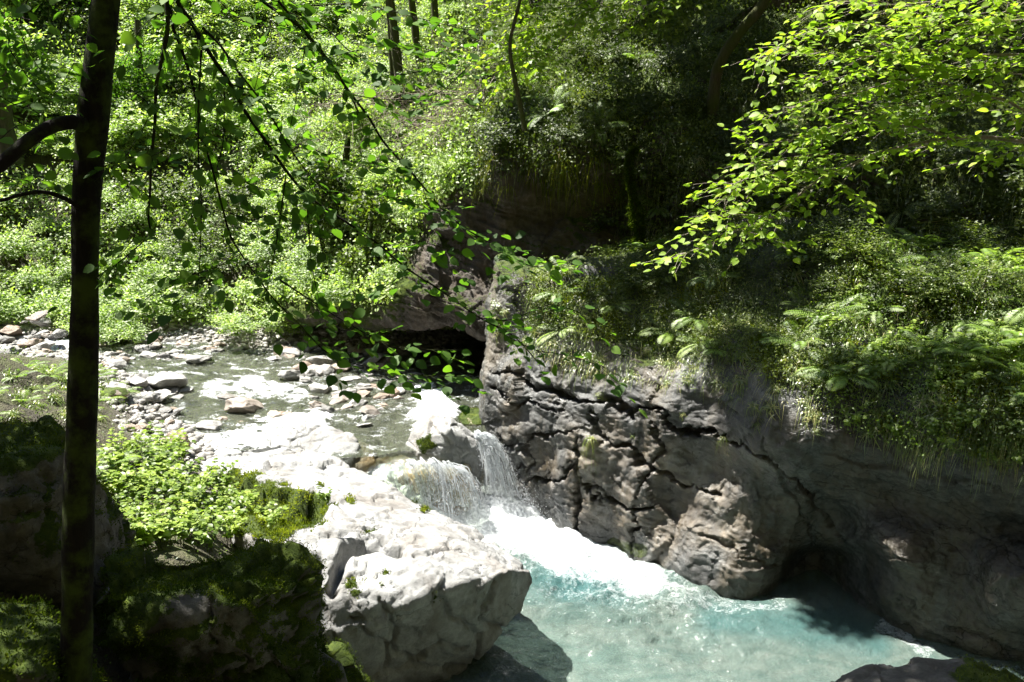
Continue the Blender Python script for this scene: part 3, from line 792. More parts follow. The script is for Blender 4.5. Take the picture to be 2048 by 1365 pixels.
# bottom right boulder
lp = [P(*t) for t in [(1650, 1375, 6.1), (1760, 1335, 6.3), (1840, 1300, 6.5), (1930, 1298, 6.5), (2010, 1330, 6.4), (2060, 1375, 6.2), (1980, 1420, 5.7), (1800, 1430, 5.6), (2150, 1420, 6.3)]]
lp += [np.array(p) for p in [(2.2, 6.2, -.5), (5, 6.4, -.5), (4.6, 5, -.5), (2.6, 5, -.5), (3.4, 7.1, -.3)]]
def moss_br(V, Nn):
    px, py = proj(V); return smooth(1890, 1960, px + noise(V * 3, 9) * 60) * .9 * (Nn[:, 2] > .1) + noise(V * 4, 9) * .3
o_, V_, N_, m_ = boulder('boulder', lp, .03, M['moss_rock'], .1, 46, 'dark boulder with a green moss cap in the bottom right corner', mossf=moss_br)
moss_fuzz(o_, V_, N_, m_, 12000, .02, .5)

# rocks around the fall
def pr(l): return [P(*t) for t in l]
lp = pr([(800, 905, 12.8), (835, 850, 12.95), (870, 826, 13.05), (905, 833, 13.05), (940, 862, 13.0), (960, 890, 12.9), (958, 940, 12.7), (935, 965, 12.5), (880, 915, 12.45), (840, 902, 12.5), (862, 870, 12.6), (895, 862, 12.6)])
lp += [np.array([p[0], p[1] + .2, -.4]) for p in pr([(830, 960, 12.2), (960, 960, 12.4), (900, 960, 13.2)])]
def moss_pk(V, Nn):
    px, py = proj(V); return smooth(26, 6, np.hypot(px - 855, py - 888) + noise(V * 9, 3) * 12) * .9
peak, V_, N_, m_ = boulder('boulder', lp, .022, M['white_rock'], .09, 51, 'pale pointed boulder between the two small waterfalls', mossf=moss_pk, sm=3)
moss_fuzz(peak, V_, N_, m_, 1800, .02)
lp = pr([(735, 925, 12.7), (800, 908, 12.8), (880, 918, 12.6), (935, 938, 12.55), (955, 990, 12.45), (900, 1005, 12.25), (830, 1005, 12.15), (760, 990, 12.2), (720, 960, 12.4), (870, 945, 12.3)])
lp += [np.array([p[0], p[1], -.9]) for p in pr([(740, 960, 12.4), (950, 960, 12.5), (850, 960, 12.2), (850, 960, 13.1)])]
boulder('boulder', lp, .025, M['tan_rock'], .1, 52, 'tan wet boulder under the wider waterfall', sm=5)
lp = pr([(340, 1000, 10)])
lp = pr([(700, 975, 11.6), (750, 965, 11.8), (790, 985, 11.5), (800, 1010, 11.2), (740, 1005, 11.2)]) + [np.array([p[0], p[1], -.5]) for p in pr([(720, 990, 11.4), (790, 990, 11.6)])]
boulder('boulder', lp, .025, M['tan_rock'], .05, 53, 'small smooth wet rock left of the wider waterfall', sm=5)
# slab behind big boulder
lp = pr([(540, 872, 12.7), (590, 846, 12.95), (650, 848, 13.0), (700, 866, 12.95), (718, 890, 12.7), (702, 928, 12.35), (660, 925, 12.3), (555, 905, 12.4)])
lp += [np.array([p[0], p[1], .4]) for p in lp[:8:2]]
boulder('boulder', lp, .022, M['white_rock'], .07, 54, 'flat pale cracked boulder in the stream just behind the huge boulder', sm=2)
lp = pr([(690, 900, 12.8), (720, 882, 12.9), (745, 892, 12.9), (750, 925, 12.5), (720, 940, 12.35), (695, 935, 12.35)]) + [np.array([-2.2, 12.7, .3]), np.array([-2.0, 13, .3])]
boulder('boulder', lp, .02, M['tan_rock'], .05, 55, 'dark wet brown rock at the right end of the flat cracked boulder')
lp = pr([(912, 830, 13.8), (930, 808, 14), (960, 812, 14), (968, 835, 13.8), (962, 850, 13.6), (925, 850, 13.6)]) + [np.array([-.5, 13.8, .8]), np.array([-.9, 13.9, .8])]
o_, V_, N_, m_ = boulder('boulder', lp, .02, M['tan_rock'], .04, 56, 'green-brown mossy stone at the mouth of the cave by the cliff corner', mossf=lambda V, Nn: .55 + Nn[:, 2] * .3 + noise(V * 5, 3) * .4)
moss_fuzz(o_, V_, N_, m_, 1500, .018)

# ------------------------------------------------------------ river stones
def stone_proto(seed):
    import bmesh
    bm = bmesh.new(); bmesh.ops.create_icosphere(bm, subdivisions=4, radius=1)
    V = np.array([v.co[:] for v in bm.verts]); Fc = np.array([[v.index for v in f.verts] for f in bm.faces]); bm.free()
    r = np.random.default_rng(seed)
    for k in range(15):
        n = norm(r.normal(size=3)); c = r.uniform(.45, .85)
        d = V @ n; ex = np.clip(d - c, 0, None); V = V - n * (ex * .97)[:, None]
    Nn = norm(V)
    V = V + Nn * (fbm(V * 1.2, 4, seed) * .09 + facet(V * 2.2, seed)[0] * .05 + fbm(V * 6, 3, seed + 3) * .03)[:, None]
    V = V * [1, .8, .62]
    mo = np.clip(smooth(.2, .9, Nn[:, 2]) * .2, 0, 1)
    return mesh('stone', V, Fc, M['stone'], {'moss': mo * 0})
SP_ = [stone_proto(200 + k) for k in range(9)]
mossy_stone = [m.copy() for m in SP_[:3]]
for m in mossy_stone:
    V = verts_of(m); Nn = normals_of(m)
    m.attributes['moss'].data.foreach_set('value', np.clip(.3 + .6 * Nn[:, 2] + noise(V * 3, 5) * .5, 0, 1).astype(np.float32))

def stone_at(px, py, wpx, label, group=None, hr=1.0, mossy=False, z=None, name='stone', lift=.5):
    if z is None:
        z = 1.15
        for _ in range(4):
            p = PZ(px, py, z); z = float(max(terr(p[0], p[1]), zs(p[0], p[1]) - .08)) if p[1] > 11 else float(terr(p[0], p[1]))
    p = PZ(px, py, z)
    dep = p[1] * CP + (CAMZ - p[2]) * SP
    r = wpx / 2 / F * dep
    me = (mossy_stone if mossy else SP_)[int(rng.integers(0, 3 if mossy else 9))]
    o = obj(name, me)
    o.location = (p[0], p[1] + r * .3, p[2] + r * lift)
    o.rotation_euler = (rng.uniform(-.25, .25), rng.uniform(-.25, .25), rng.uniform(-.6, .6) + (math.pi if rng.random() < .5 else 0))
    o.scale = (r, r * rng.uniform(.9, 1.2), r * hr)
    tag(o, label, 'rock', group)
    return o
named = [
 (348, 905, 78, 'rounded grey boulder with a sunlit top at the left edge of the rapids', 1.1), (325, 790, 95, 'wide pale flat-topped boulder on the left shore of the stream', .8),
 (318, 808, 48, 'grey stone in front of the wide pale boulder on the left shore', .9), (370, 792, 44, 'low grey stone at the water right of the wide pale boulder', .6),
 (340, 797, 36, 'small brown stone between pale boulder and water on the left shore', .8), (485, 835, 84, 'reddish brown and white boulder in midstream', .85),
 (455, 808, 46, 'flat grey stone breaking the stream above the reddish boulder', .6), (420, 868, 60, 'low dark wet stone at the head of the rapids', .5),
 (480, 856, 30, 'small black wet stone below the reddish boulder', .8), (553, 845, 44, 'dark wet stone at the lip of the small rapids', .9), (507, 888, 30, 'round brown stone alone in the white water', .8),
 (582, 768, 60, 'tan wedge-shaped boulder leaning on the upper gravel bar', .95), (615, 775, 44, 'pale stone right of the tan wedge boulder', .8), (703, 770, 44, 'smooth grey oval stone by the shaded water', .6),
 (640, 740, 60, 'grey boulder at the top of the gravel bar before the cave', .9), (678, 750, 50, 'bright white stone on the gravel bar before the cave', .9), (640, 795, 60, 'tan sloping stone at the left of the midstream stone bar', .8),
 (657, 835, 46, 'smooth blue grey stone in the midstream stone bar', 1.0), (678, 815, 44, 'round grey stone on top of the midstream stone bar', .9), (742, 838, 52, 'rounded brown boulder at the right end of the midstream bar', .85),
 (722, 802, 44, 'rusty brown stone in the middle of the midstream bar', .7), (790, 800, 44, 'dark brown block beside the white water by the cave', 1.0), (765, 805, 42, 'low brown stone left of the dark block by the cave', .7),
 (820, 770, 56, 'brown flat stone in the shade at the cave mouth', .7), (705, 845, 30, 'small wet dark stone below the midstream bar', .8), (728, 862, 44, 'flat tan stone just under the water below the midstream bar', .3),
 (400, 735, 60, 'greyish stone cluster head on the far left gravel', .6), (230, 790, 56, 'dark shaded stone by the mossy rock on the left bank', .8), (305, 640, 40, 'pale stone among shrubs on the far bank', .8),
 (640, 640, 46, 'upright pale stone at the left corner of the cave', 1.4), (500, 650, 70, 'large grey stone half buried at the foot of the far slope', .7), (25, 655, 60, 'white boulder in the rapids at the far left', .7), (60, 700, 50, 'flat white boulder below the far left rapids', .6)]
for a, b, w, l, h in named: stone_at(a, b, w, l, None, h)
stone_at(232, 805, 66, 'mossy round boulder on the left bank right of the trunk', None, .9, True, name='boulder')
for a, b, w in [(15, 720, 50), (80, 655, 40)]: stone_at(a, b, w, 'brownish stone beside the far left rapids', 'stones by the far left rapids')
zones = [
 ([(190, 690), (540, 690), (560, 715), (300, 735), (190, 745)], 95, 12, 34, 'grey and white stones on the sunlit far shore of the stream', 'stones on the far shore'),
 ([(0, 640), (130, 645), (135, 720), (0, 730)], 26, 14, 40, 'bright stones in the rapids at the far left', 'stones in the far left rapids'),
 ([(540, 715), (760, 690), (830, 775), (700, 780), (600, 765), (545, 750)], 56, 14, 44, 'grey and rusty stones on the gravel bar before the cave', 'stones on the bar before the cave'),
 ([(620, 790), (790, 780), (810, 820), (740, 850), (630, 845)], 44, 16, 38, 'wet brown and grey stones in the midstream bar', 'stones in the midstream bar'),
 ([(250, 760), (350, 790), (370, 870), (330, 960), (230, 850)], 40, 16, 44, 'dark and pale stones along the left shore of the stream', 'stones along the left shore'),
 ([(390, 850), (560, 830), (700, 850), (560, 870), (420, 890)], 20, 10, 26, 'small dark wet stones at the lip of the rapids', 'stones at the rapids'),
 ([(300, 930), (370, 930), (360, 990), (300, 980)], 8, 24, 50, 'grey stones wedged beside the left end of the huge boulder', 'stones beside the huge boulder'),
]
for poly, n, a, b, l, g in zones:
    poly = np.array(poly, float); lo = poly.min(0); hi = poly.max(0); k = 0
    while k < n:
        q = rng.uniform(lo, hi)
        if in_poly(np.array([q[0]]), np.array([q[1]]), poly)[0]:
            stone_at(q[0], q[1], 1.35 * (a + (b - a) * rng.random() ** 2), l, g, rng.uniform(.6, 1.1), lift=.45); k += 1

# pebbles too many to count
def pebbles():
    zsel = (TV[:, 2] < zs(TV[:, 0], TV[:, 1]) + .45) & (TV[:, 2] > zs(TV[:, 0], TV[:, 1]) - .12) & (TV[:, 1] > 11.6) & (TV[:, 1] < 20.5) & (TV[:, 0] < 0)
    i = rng.choice(np.nonzero(zsel)[0], 9000); pos = TV[i] + rng.normal(size=(9000, 3)) * [.06, .06, .005]
    import bmesh
    bm = bmesh.new(); bmesh.ops.create_icosphere(bm, subdivisions=2, radius=1)
    Vt = np.array([v.co[:] for v in bm.verts]); Fc = np.array([[v.index for v in f.verts] for f in bm.faces]); bm.free()
    Vt = Vt * (1 + .25 * noise(Vt * 1.3, 8))[:, None] * [1, .75, .55]
    W, FF, k = place((Vt, Fc), pos, rng.normal(size=(9000, 3)) * [1, 1, .15], np.tile([0, 0, 1.], (9000, 1)), .03 + .07 * rng.random(9000) ** 2)
    o = obj('pebbles', mesh('pebbles', W, FF, M['pebble'], {'moss': np.zeros(len(W))})); tag(o, 'small pebbles and cobbles lining the upper stream', 'pebbles', kind='stuff')
pebbles()

# ------------------------------------------------------------ water
FOAM = [(840, 1020), (930, 1000), (1010, 985), (1045, 1010), (1140, 1052), (1235, 1088), (1290, 1145), (1330, 1160), (1360, 1175), (1320, 1184), (1250, 1176), (1200, 1170), (1180, 1135), (1090, 1125), (1060, 1110), (1000, 1085), (900, 1050)]
def pool():
    nx, ny = 420, 420
    X, Y = np.meshgrid(np.linspace(-2.8, 9, nx), np.linspace(1.5, 13.4, ny)); X = X.ravel(); Y = Y.ravel()
    V = np.stack([X, Y, 0 * X], 1); px, py = proj(V)
    s = sdf_poly(px, py, FOAM) + noise(V * 1.5, 70) * 26
    foam = smooth(-50, 34, s)
    foam = np.maximum(foam, .38 * smooth(-150, -10, s) + .12 * noise(V * 2.5, 71))
    # streaks drifting off to the right
    foam = np.maximum(foam, smooth(26, 2, dist_line(px, py, [(1230, 1180), (1330, 1205), (1450, 1205), (1560, 1215)]) + noise(V * 3, 72) * 18) * .42)
    foam = np.maximum(foam, smooth(34, 4, dist_line(px, py, [(1770, 1250), (1810, 1275), (1850, 1300)]) + noise(V * 3, 72) * 14) * .5)
    foam = np.maximum(foam, smooth(95, 55, dist_line(px, py, [(860, 1010), (960, 1010), (1020, 1005)])) * 1.1)
    deep = smooth(120, 10, np.hypot((px - 1170) * .55, (py - 1155) * 1.3)) * .8 + smooth(60, 10, dist_line(px, py, [(1430, 1235), (1600, 1250), (1750, 1280)])) * .5
    amp = smooth(-320, 0, s)
    Z = fbm(V * [1.8, 3.0, 1], 4, 73) * (.018 + .07 * amp) + foam * .12 * smooth(0, 60, s) + fbm(V * 5, 3, 74) * .06 * smooth(-20, 30, s)
    h0 = np.exp(-((px - 985) / 60) ** 2 - ((py - 1020) / 35) ** 2)
    Z = Z + h0 * .22
    V[:, 2] = Z
    o = obj('pool_water', mesh('pool_water', V, grid_faces(nx, ny), M['pool'], {'foam': foam, 'deep': np.clip(deep, 0, 1)}))
    tag(o, 'turquoise pool with white foam below the falls', 'water', kind='structure')
pool()

def stream():
    nx, ny = 420, 380
    X, Y = np.meshgrid(np.linspace(-15, 1.6, nx), np.linspace(11.6, 21.5, ny)); X = X.ravel(); Y = Y.ravel()
    Z = zs(X, Y); V = np.stack([X, Y, Z], 1)
    V[:, 2] += fbm(V * [2.5, 4, 1], 4, 80) * .035 + np.abs(fbm(V * [6, 11, 1], 3, 89)) * .02
    px, py = proj(V)
    rap = smooth(32, 4, dist_line(px, py, [(390, 905), (450, 885), (520, 872), (560, 850), (640, 842)]) + noise(V * 3, 81) * 15)
    rap = np.maximum(rap, smooth(34, 5, dist_line(px, py, [(850, 785), (880, 810), (895, 830), (840, 835)]) + noise(V * 3, 82) * 15))
    rap = np.maximum(rap, smooth(45, 5, dist_line(px, py, [(0, 650), (60, 670), (130, 700)]) + noise(V * 3, 83) * 20))
    rap = np.maximum(rap, .55 * smooth(30, 5, dist_line(px, py, [(600, 790), (500, 770), (420, 780)])))
    foam = np.clip(rap * (.55 + .5 * noise(V * [5, 8, 3], 87)) + .30 + .26 * noise(V * [3, 7, 1], 84) + smooth(0, .4, noise(V * [6, 10, 3], 85)) * .12, 0, 1)  # rapids foam, plus pale flecks painted in for glints
    V[:, 2] += rap * (.05 + fbm(V * 6, 3, 86) * .07)
    # water slides down at the lip
    f = grid_faces(nx, ny)
    keep = (V[:, 0] > -4.9) | (V[:, 1] > 12.5)
    tz = terr(V[:, 0], V[:, 1]); keep &= tz < V[:, 2] + .35
    keep &= V[:, 1] > np.interp(V[:, 0], [-5, -2.6, -2.1, -.9, -.5, -.2, .3, 1], [12.3, 12.2, 12.4, 12.65, 12.8, 12.9, 12.95, 13.2])
    f = f[keep[f].all(1)]
    used = np.unique(f); mp_ = -np.ones(len(V), int); mp_[used] = np.arange(len(used))
    o = obj('stream_water', mesh('stream_water', V[used], mp_[f], M['stream'], {'foam': foam[used], 'deep': 0 * foam[used]}))
    tag(o, 'clear shallow stream running over stones above the falls', 'water', kind='structure')
stream()

# waterfalls: strands and droplets on ballistic paths
def waterfall(name, lipA, lipB, va, n, tmax, label, width=.006, sheetf=.8, jit=.08, z_end=0.0):
    lipA = np.array(lipA); lipB = np.array(lipB)
    seg = len(lipA) - 1
    nc = 5 * seg; cu = rng.random(nc) * seg; cw = rng.random(nc) ** 2 + .15; cw /= cw.sum()
    def su(m):
        c = rng.choice(nc, m, p=cw); x = cu[c] + rng.normal(size=m) * .07 * seg / 5
        return np.clip(np.where(rng.random(m) < .14, rng.random(m) * seg, x), 0, seg - 1e-4)
    u = su(n); i = np.minimum(u.astype(int), seg - 1); f = (u - i)[:, None]
    p0 = lipA[i] * (1 - f) + lipA[i + 1] * f
    dv = lipB[i] * (1 - f) + lipB[i + 1] * f
    mb = MB()
    z0 = p0[:, 2]; g = 9.8
    gu = noise(np.stack([u * 2.1, u * 0, u * 0 + seg], 1), 15); keepm = gu > rng.random(n) * .9 - .75
    jv = 1 + .35 * noise(np.stack([u * 1.3, u * 0 + 3, u * 0], 1), 16) + .2 * noise(np.stack([u * 5, u * 0 + 3, u * 0], 1), 17)
    for k in range(n):
        if not keepm[k]: continue
        v = dv[k] * va * jv[k] * (1 + rng.normal() * jit) + rng.normal(size=3) * .07
        v[2] += .25 + .5 * (jv[k] - 1)
        T = (v[2] + math.sqrt(max(v[2] ** 2 + 2 * g * (p0[k, 2] - z_end), .01))) / g
        a = rng.random() * .75 * T if rng.random() > .45 else 0; b = min(T, a + rng.uniform(.06, .34) * T)
        t = np.linspace(a, b, 7)[:, None]
        pts = p0[k] + rng.normal(size=3) * [.02, .02, .03] + v * t - np.array([0, 0, g / 2]) * t * t
        pts += noise(pts * 7, k % 50)[:, None] * .012 + rng.normal(size=3) * .05 * t * t * 4
        r = width * rng.uniform(.35, 1.0) * (2.2 if rng.random() < .12 else 1) * np.array([.25, .8, 1, 1, .9, .7, .2])
        mb.tube(pts, r, None, 4)
    # droplets
    nd = n * 14
    u = su(nd); i = np.minimum(u.astype(int), seg - 1); f = (u - i)[:, None]
    p = lipA[i] * (1 - f) + lipA[i + 1] * f; v = (lipB[i] * (1 - f) + lipB[i + 1] * f) * va * (1 + rng.normal(size=(nd, 1)) * jit * 2.2) + rng.normal(size=(nd, 3)) * .16
    v[:, 2] += .3
    T = (v[:, 2] + np.sqrt(v[:, 2] ** 2 + 2 * g * (p[:, 2] - z_end))) / g
    t = (rng.random(nd) ** .7 * T)[:, None]
    pos = p + v * t - np.array([0, 0, g / 2]) * t * t
    sz = rng.uniform(.003, .011, nd)
    mb.leaves(T_drop, pos, norm(v - np.array([0, 0, g]) * t), rdir(nd), sz, .5)
    # splash at the foot
    ns = n * 24
    u = rng.random(ns) * seg; i = np.minimum(u.astype(int), seg - 1); f = (u - i)[:, None]
    p = lipA[i] * (1 - f) + lipA[i + 1] * f; v = (lipB[i] * (1 - f) + lipB[i + 1] * f) * va
    T = (.25 + np.sqrt(.06 + 2 * g * (p[:, 2] - z_end))) / g
    foot = p + v * T[:, None]; foot[:, 2] = z_end
    sp = foot + rng.normal(size=(ns, 3)) * [.26, .2, 0]; sp[:, 2] += np.abs(rng.normal(size=ns)) * .2
    mb.leaves(T_drop, sp, rdir(ns), rdir(ns), rng.uniform(.003, .013, ns), .5)
    o = obj(name, mb.mesh(name, M['fall'])); tag(o, label, 'waterfall', kind='structure')
    return o
T_drop = (np.array([(0, 0, 0), (1.6, 0, 0), (.8, .45, .1), (.8, -.25, .4), (.8, -.2, -.42)], float),
          np.array([(0, 2, 3), (0, 3, 4), (0, 4, 2), (1, 3, 2), (1, 4, 3), (1, 2, 4)]))
LA = pr([(770, 945, 12.3), (795, 932, 12.3), (820, 924, 12.28), (860, 924, 12.22), (900, 930, 12.22), (925, 942, 12.3)])
DV = [(.5, -.4, 0), (.5, -.5, 0), (.55, -.5, 0), (.6, -.5, 0), (.7, -.5, 0), (.75, -.4, 0)]
waterfall('waterfall', LA, DV, 1.15, 1000, 1, 'wide white waterfall spraying over the tan boulder', .0065)
LA = pr([(948, 868, 12.8), (957, 870, 12.75), (966, 872, 12.75), (976, 876, 12.8)])
DV = [(.7, -.5, 0), (.8, -.45, 0), (.9, -.35, 0), (1.0, -.25, 0)]
waterfall('waterfall', LA, DV, .85, 900, 1, 'narrow waterfall between the pointed pale boulder and the cliff', .006, jit=.12)

# sliding sheets of water over the boulder between stream and lip
def sheet(name, L, nu, nv, label, foamv, mat='sheet'):
    A_ = np.array([[P(*t) for t in r] for r in L])
    G = catmull(catmull(A_, nv, 0), nu, 1).reshape(-1, 3)
    Nn = grid_normals(G, nu, nv)
    G = G + Nn * (fbm(G * 7, 3, 88) * .03)[:, None]
    fr = np.repeat(np.linspace(foamv[0], foamv[1], nv), nu)
    o = obj(name, mesh(name, G, grid_faces(nu, nv), M[mat], {'foam': fr, 'deep': 0 * fr}))
    tag(o, label, 'water', kind='structure'); return o
sheet('water_sheet', [[(735, 905, 13.0), (800, 895, 13.1), (860, 900, 12.9), (935, 915, 12.9)],
                      [(735, 920, 12.7), (800, 908, 12.75), (860, 912, 12.6), (930, 925, 12.6)],
                      [(735, 938, 12.4), (800, 920, 12.36), (865, 922, 12.28), (932, 938, 12.36)],
                      [(728, 980, 12.15), (795, 955, 12.1), (865, 955, 12.1), (938, 970, 12.2)],
                      [(720, 1015, 12.0), (790, 1010, 12.0), (868, 1010, 12.05), (945, 1015, 12.15)]], 90, 90, 'thin sheet of water sliding over the tan boulder', (.1, .5))
# white water running down beside the huge boulder
sheet('whitewater', [[(690, 928, 12.75), (735, 922, 12.8), (790, 918, 12.75)], [(715, 952, 12.4), (765, 950, 12.35), (812, 950, 12.3)],
                     [(760, 985, 12.15), (805, 990, 12.1), (848, 998, 12.1)], [(825, 1020, 12.1), (870, 1026, 12.05), (915, 1035, 12.05)], [(885, 1058, 12.1), (940, 1060, 12.0), (1000, 1042, 12.42)]], 90, 130,
      'white water rushing between huge boulder and falls', (.75, 1.15))

# ------------------------------------------------------------ plant prototypes
def fern_proto(seed, nfr=9, L=.5):
    r = np.random.default_rng(seed); mb = MB(); T = T_q(.085, .0, .15)
    for k in range(nfr):
        a = 2 * math.pi * k / nfr + r.normal() * .25; el = r.uniform(.6, 1.1); l = L * r.uniform(.7, 1.15)
        t = np.linspace(0, 1, 30); out = l * np.sin(t * 1.35) / 1.0 * math.cos(el * .55) ; z = l * (math.sin(el) * t - .75 * t ** 2.2 * .8)
        pts = np.stack([np.cos(a) * out, np.sin(a) * out, z], 1)
        mb.tube(pts[::5], .004, .001, 3, .3)
        tg = norm(np.gradient(pts, axis=0)); side = norm(np.cross(tg, [0, 0, 1.])); up = np.cross(side, tg)
        w = np.sin(np.clip(t * 1.05 + .08, 0, 1) * math.pi) ** .7 * l * .17 + .004
        for s in (-1, 1):
            d = norm(side * s + tg * .35 - up * .1)
            mb.leaves(T, pts[3:], d[3:], (up + r.normal(size=up.shape) * .15)[3:], w[3:], np.clip(.45 + r.normal() * .15 + t[3:] * .25, 0, 1))
    return mb.mesh('fronds', M['fern'])

def tuft_proto(seed, n=70, L=.3, droop=.9, width=.008, tint=.45, spread=.8):
    mb = MB(); d = rdir(n, 1.1, spread); d[:, 2] = np.abs(d[:, 2])
    base = np.zeros((n, 3)); base[:, :2] = rng.normal(size=(n, 2)) * L * .12
    t = np.clip(tint + rng.normal(size=n) * .2 + (rng.random(n) < .12) * .5, 0, 1)
    mb.blades(base, d, L * rng.uniform(.5, 1.2, n), width, droop * rng.uniform(.5, 1.6, n), 5, t)
    return mb.mesh('blades', M['grass'])

def herb_proto(seed, stems=7, h=.35, leaf=.055, mat='herb', T=None, tri=True):
    r = np.random.default_rng(seed); mb = MB(); ms = MB(); T = T or T_broad(.34, .05, .15)
    for k in range(stems):
        a = r.uniform(0, 6.28); lean = r.uniform(.1, .7); hh = h * r.uniform(.5, 1.2)
        t = np.linspace(0, 1, 6)
        pts = np.stack([np.cos(a) * lean * hh * t ** 1.5 + r.normal() * .06, np.sin(a) * lean * hh * t ** 1.5 + r.normal() * .06, hh * t * (1 - .25 * lean * t)], 1)
        ms.tube(pts, .004, .0015, 4)
        nl = int(r.integers(4, 8))
        for q in range(nl):
            tt = .3 + .7 * (q + 1) / nl; p = np.array([np.interp(tt, t, pts[:, c]) for c in range(3)])
            b = r.uniform(0, 6.28); m = 3 if tri else 2
            for w in range(m):
                c = b + (w - (m - 1) / 2) * (1.1 if tri else 3.1)
                d = np.array([[math.cos(c), math.sin(c), r.uniform(-.1, .35)]])
                mb.leaves(T, p[None], d, np.array([[0, 0, 1.]]) + r.normal(size=(1, 3)) * .3, leaf * r.uniform(.7, 1.35), np.clip(.5 + r.normal() * .2 + .2 * tt, 0, 1))
    return mb.mesh('leaves', M[mat]), ms.mesh('stems', M['bark_brown'])

def bush_proto(seed, n=1600, r0=(1, 1, .75), leaf=.085, mat='slope_leaf', lobes=9, stems=7, upb=1.1):
    r = np.random.default_rng(seed); mb = MB(); ms = MB()
    lc = norm(r.normal(size=(lobes, 3))) * r.uniform(.35, .8, (lobes, 1)) * r0; lc[:, 2] = np.abs(lc[:, 2]) + .3 * r0[2]
    lr = r.uniform(.28, .5, lobes)
    for k in range(stems):
        e = lc[k % lobes]; t = np.linspace(0, 1, 7)[:, None]
        pts = e * t + np.array([0, 0, .15]) * np.sin(t * 3.14) + r.normal(size=(7, 3)) * .02; pts[0] = [r.normal() * .06, r.normal() * .06, -.1]
        ms.tube(pts, .018, .004, 4)
    # sprays: flat layered twigs with leaves
    ns = n // 9
    li = r.integers(0, lobes, ns); c = lc[li] + norm(r.normal(size=(ns, 3))) * (lr[li] * r.uniform(.5, 1.05, ns))[:, None] * [1, 1, .7]
    out = norm(c - lc[li] * .5 + [0, 0, .1]); out[:, 2] *= .4; out = norm(out)
    base_t = np.clip(.42 + noise(c * 2.5, seed) * .6 + r.normal(size=ns) * .12, 0, 1)
    for q in range(9):
        s = (q - 4) * .35
        side = norm(np.cross(out, [0, 0, 1.])) * (1 if q % 2 else -1)
        pos = c + out * (q * leaf * .38)[..., None] if False else c + out * (q * leaf * .38) + side * leaf * .25 + r.normal(size=(ns, 3)) * leaf * .25
        d = norm(out * .6 + side + r.normal(size=(ns, 3)) * .35)
        nn = np.array([0, -.5, upb]) + r.normal(size=(ns, 3)) * .45
        mb.leaves(T_q(.3, .07, .12), pos, d, nn, leaf * r.uniform(.6, 1.2, ns), np.clip(base_t + r.normal(size=ns) * .1, 0, 1))
    return mb.mesh('leaves', M[mat]), ms.mesh('stems', M['bark_brown'])

def inst(kind, meshes, loc, label, cat, group, scale=1, rot=None):
    """a plant thing: an empty with its parts (meshes: list of (part name, mesh))"""
    e = empty(kind, loc, label, cat, group)
    e.rotation_euler = rot if rot is not None else (0, 0, rng.uniform(-1, 1))
    e.scale = (scale,) * 3 if np.isscalar(scale) else scale
    for nm, me in meshes:
        obj(nm, me, e)
    return e

ferns = [fern_proto(300 + k, 7 + k, .62) for k in range(4)]
tufts = [tuft_proto(k, 80, .34, 1.2, .009, .4) for k in range(3)]
hang_tufts = [tuft_proto(10 + k, 90, .42, 2.2, .010, .5, 1.0) for k in range(3)]
straps = [tuft_proto(20 + k, 16, .30, .9, .026, .45, .7) for k in range(2)]
herbs = [herb_proto(330 + k) for k in range(4)]
bushes = [bush_proto(360 + k, 2600, leaf=.11) for k in range(6)]
bigleaf = [bush_proto(370 + k, 1300, (1, 1, .9), .17, lobes=6) for k in range(2)]
cbush = [bush_proto(380 + k, 1500, (1, 1, .8), .10, 'cliff_leaf') for k in range(5)]

def pick(V, mask, n, mind=0):
    idx = np.nonzero(mask)[0]; out = []
    if len(idx) == 0: return np.array([], int)
    idx = rng.permutation(idx)
    if mind == 0: return idx[:n] if len(idx) >= n else rng.choice(idx, n)
    pts = np.empty((0, 3))
    for i in idx:
        if len(out) >= n: break
        if len(pts) == 0 or np.min(np.linalg.norm(pts - V[i], axis=1)) > mind:
            out.append(i); pts = np.vstack([pts, V[i]])
    return np.array(out, int)

# ---- far slope shrubs
TPX, TPY = proj(TV)
slope = (TV[:, 1] > 18.5 + 1.0 * noise(TV * .6, 2)) & (TV[:, 2] > zs(TV[:, 0], TV[:, 1]) + .12) & (TPX > -120) & (TPX < 900) & (TPY < 665) & (TPY > -130)
for k, i in enumerate(pick(TV, slope, 190, .75)):
    p = TV[i]; b = cbush[k % 5] if k % 5 == 0 else (bigleaf[k % 2] if k % 6 == 1 else bushes[k % 6])
    s = rng.uniform(.5, 1.0) * (1.15 if TPY[i] < 300 else .85)
    inst('shrub', [('leaves', b[0]), ('stems', b[1])], p, 'bright green leafy shrub on the sunlit far slope', 'shrub', 'leafy shrubs on the far slope', s, rot=(0, 0, rng.uniform(-.6, .6)))
for k in range(16):
    a_, b_ = [(rng.uniform(20, 300), rng.uniform(645, 690)), (rng.uniform(300, 570), rng.uniform(640, 672))][k % 2]
    z_ = 1.6
    for _ in range(4): q_ = PZ(a_, b_, z_); z_ = float(terr(q_[0], q_[1]))
    b = bushes[k % 6]; inst('shrub', [('leaves', b[0]), ('stems', b[1])], PZ(a_, b_, z_), 'pale leafy shrub overhanging the stony far shore', 'shrub', 'shrubs along the far shore', rng.uniform(.35, .6))
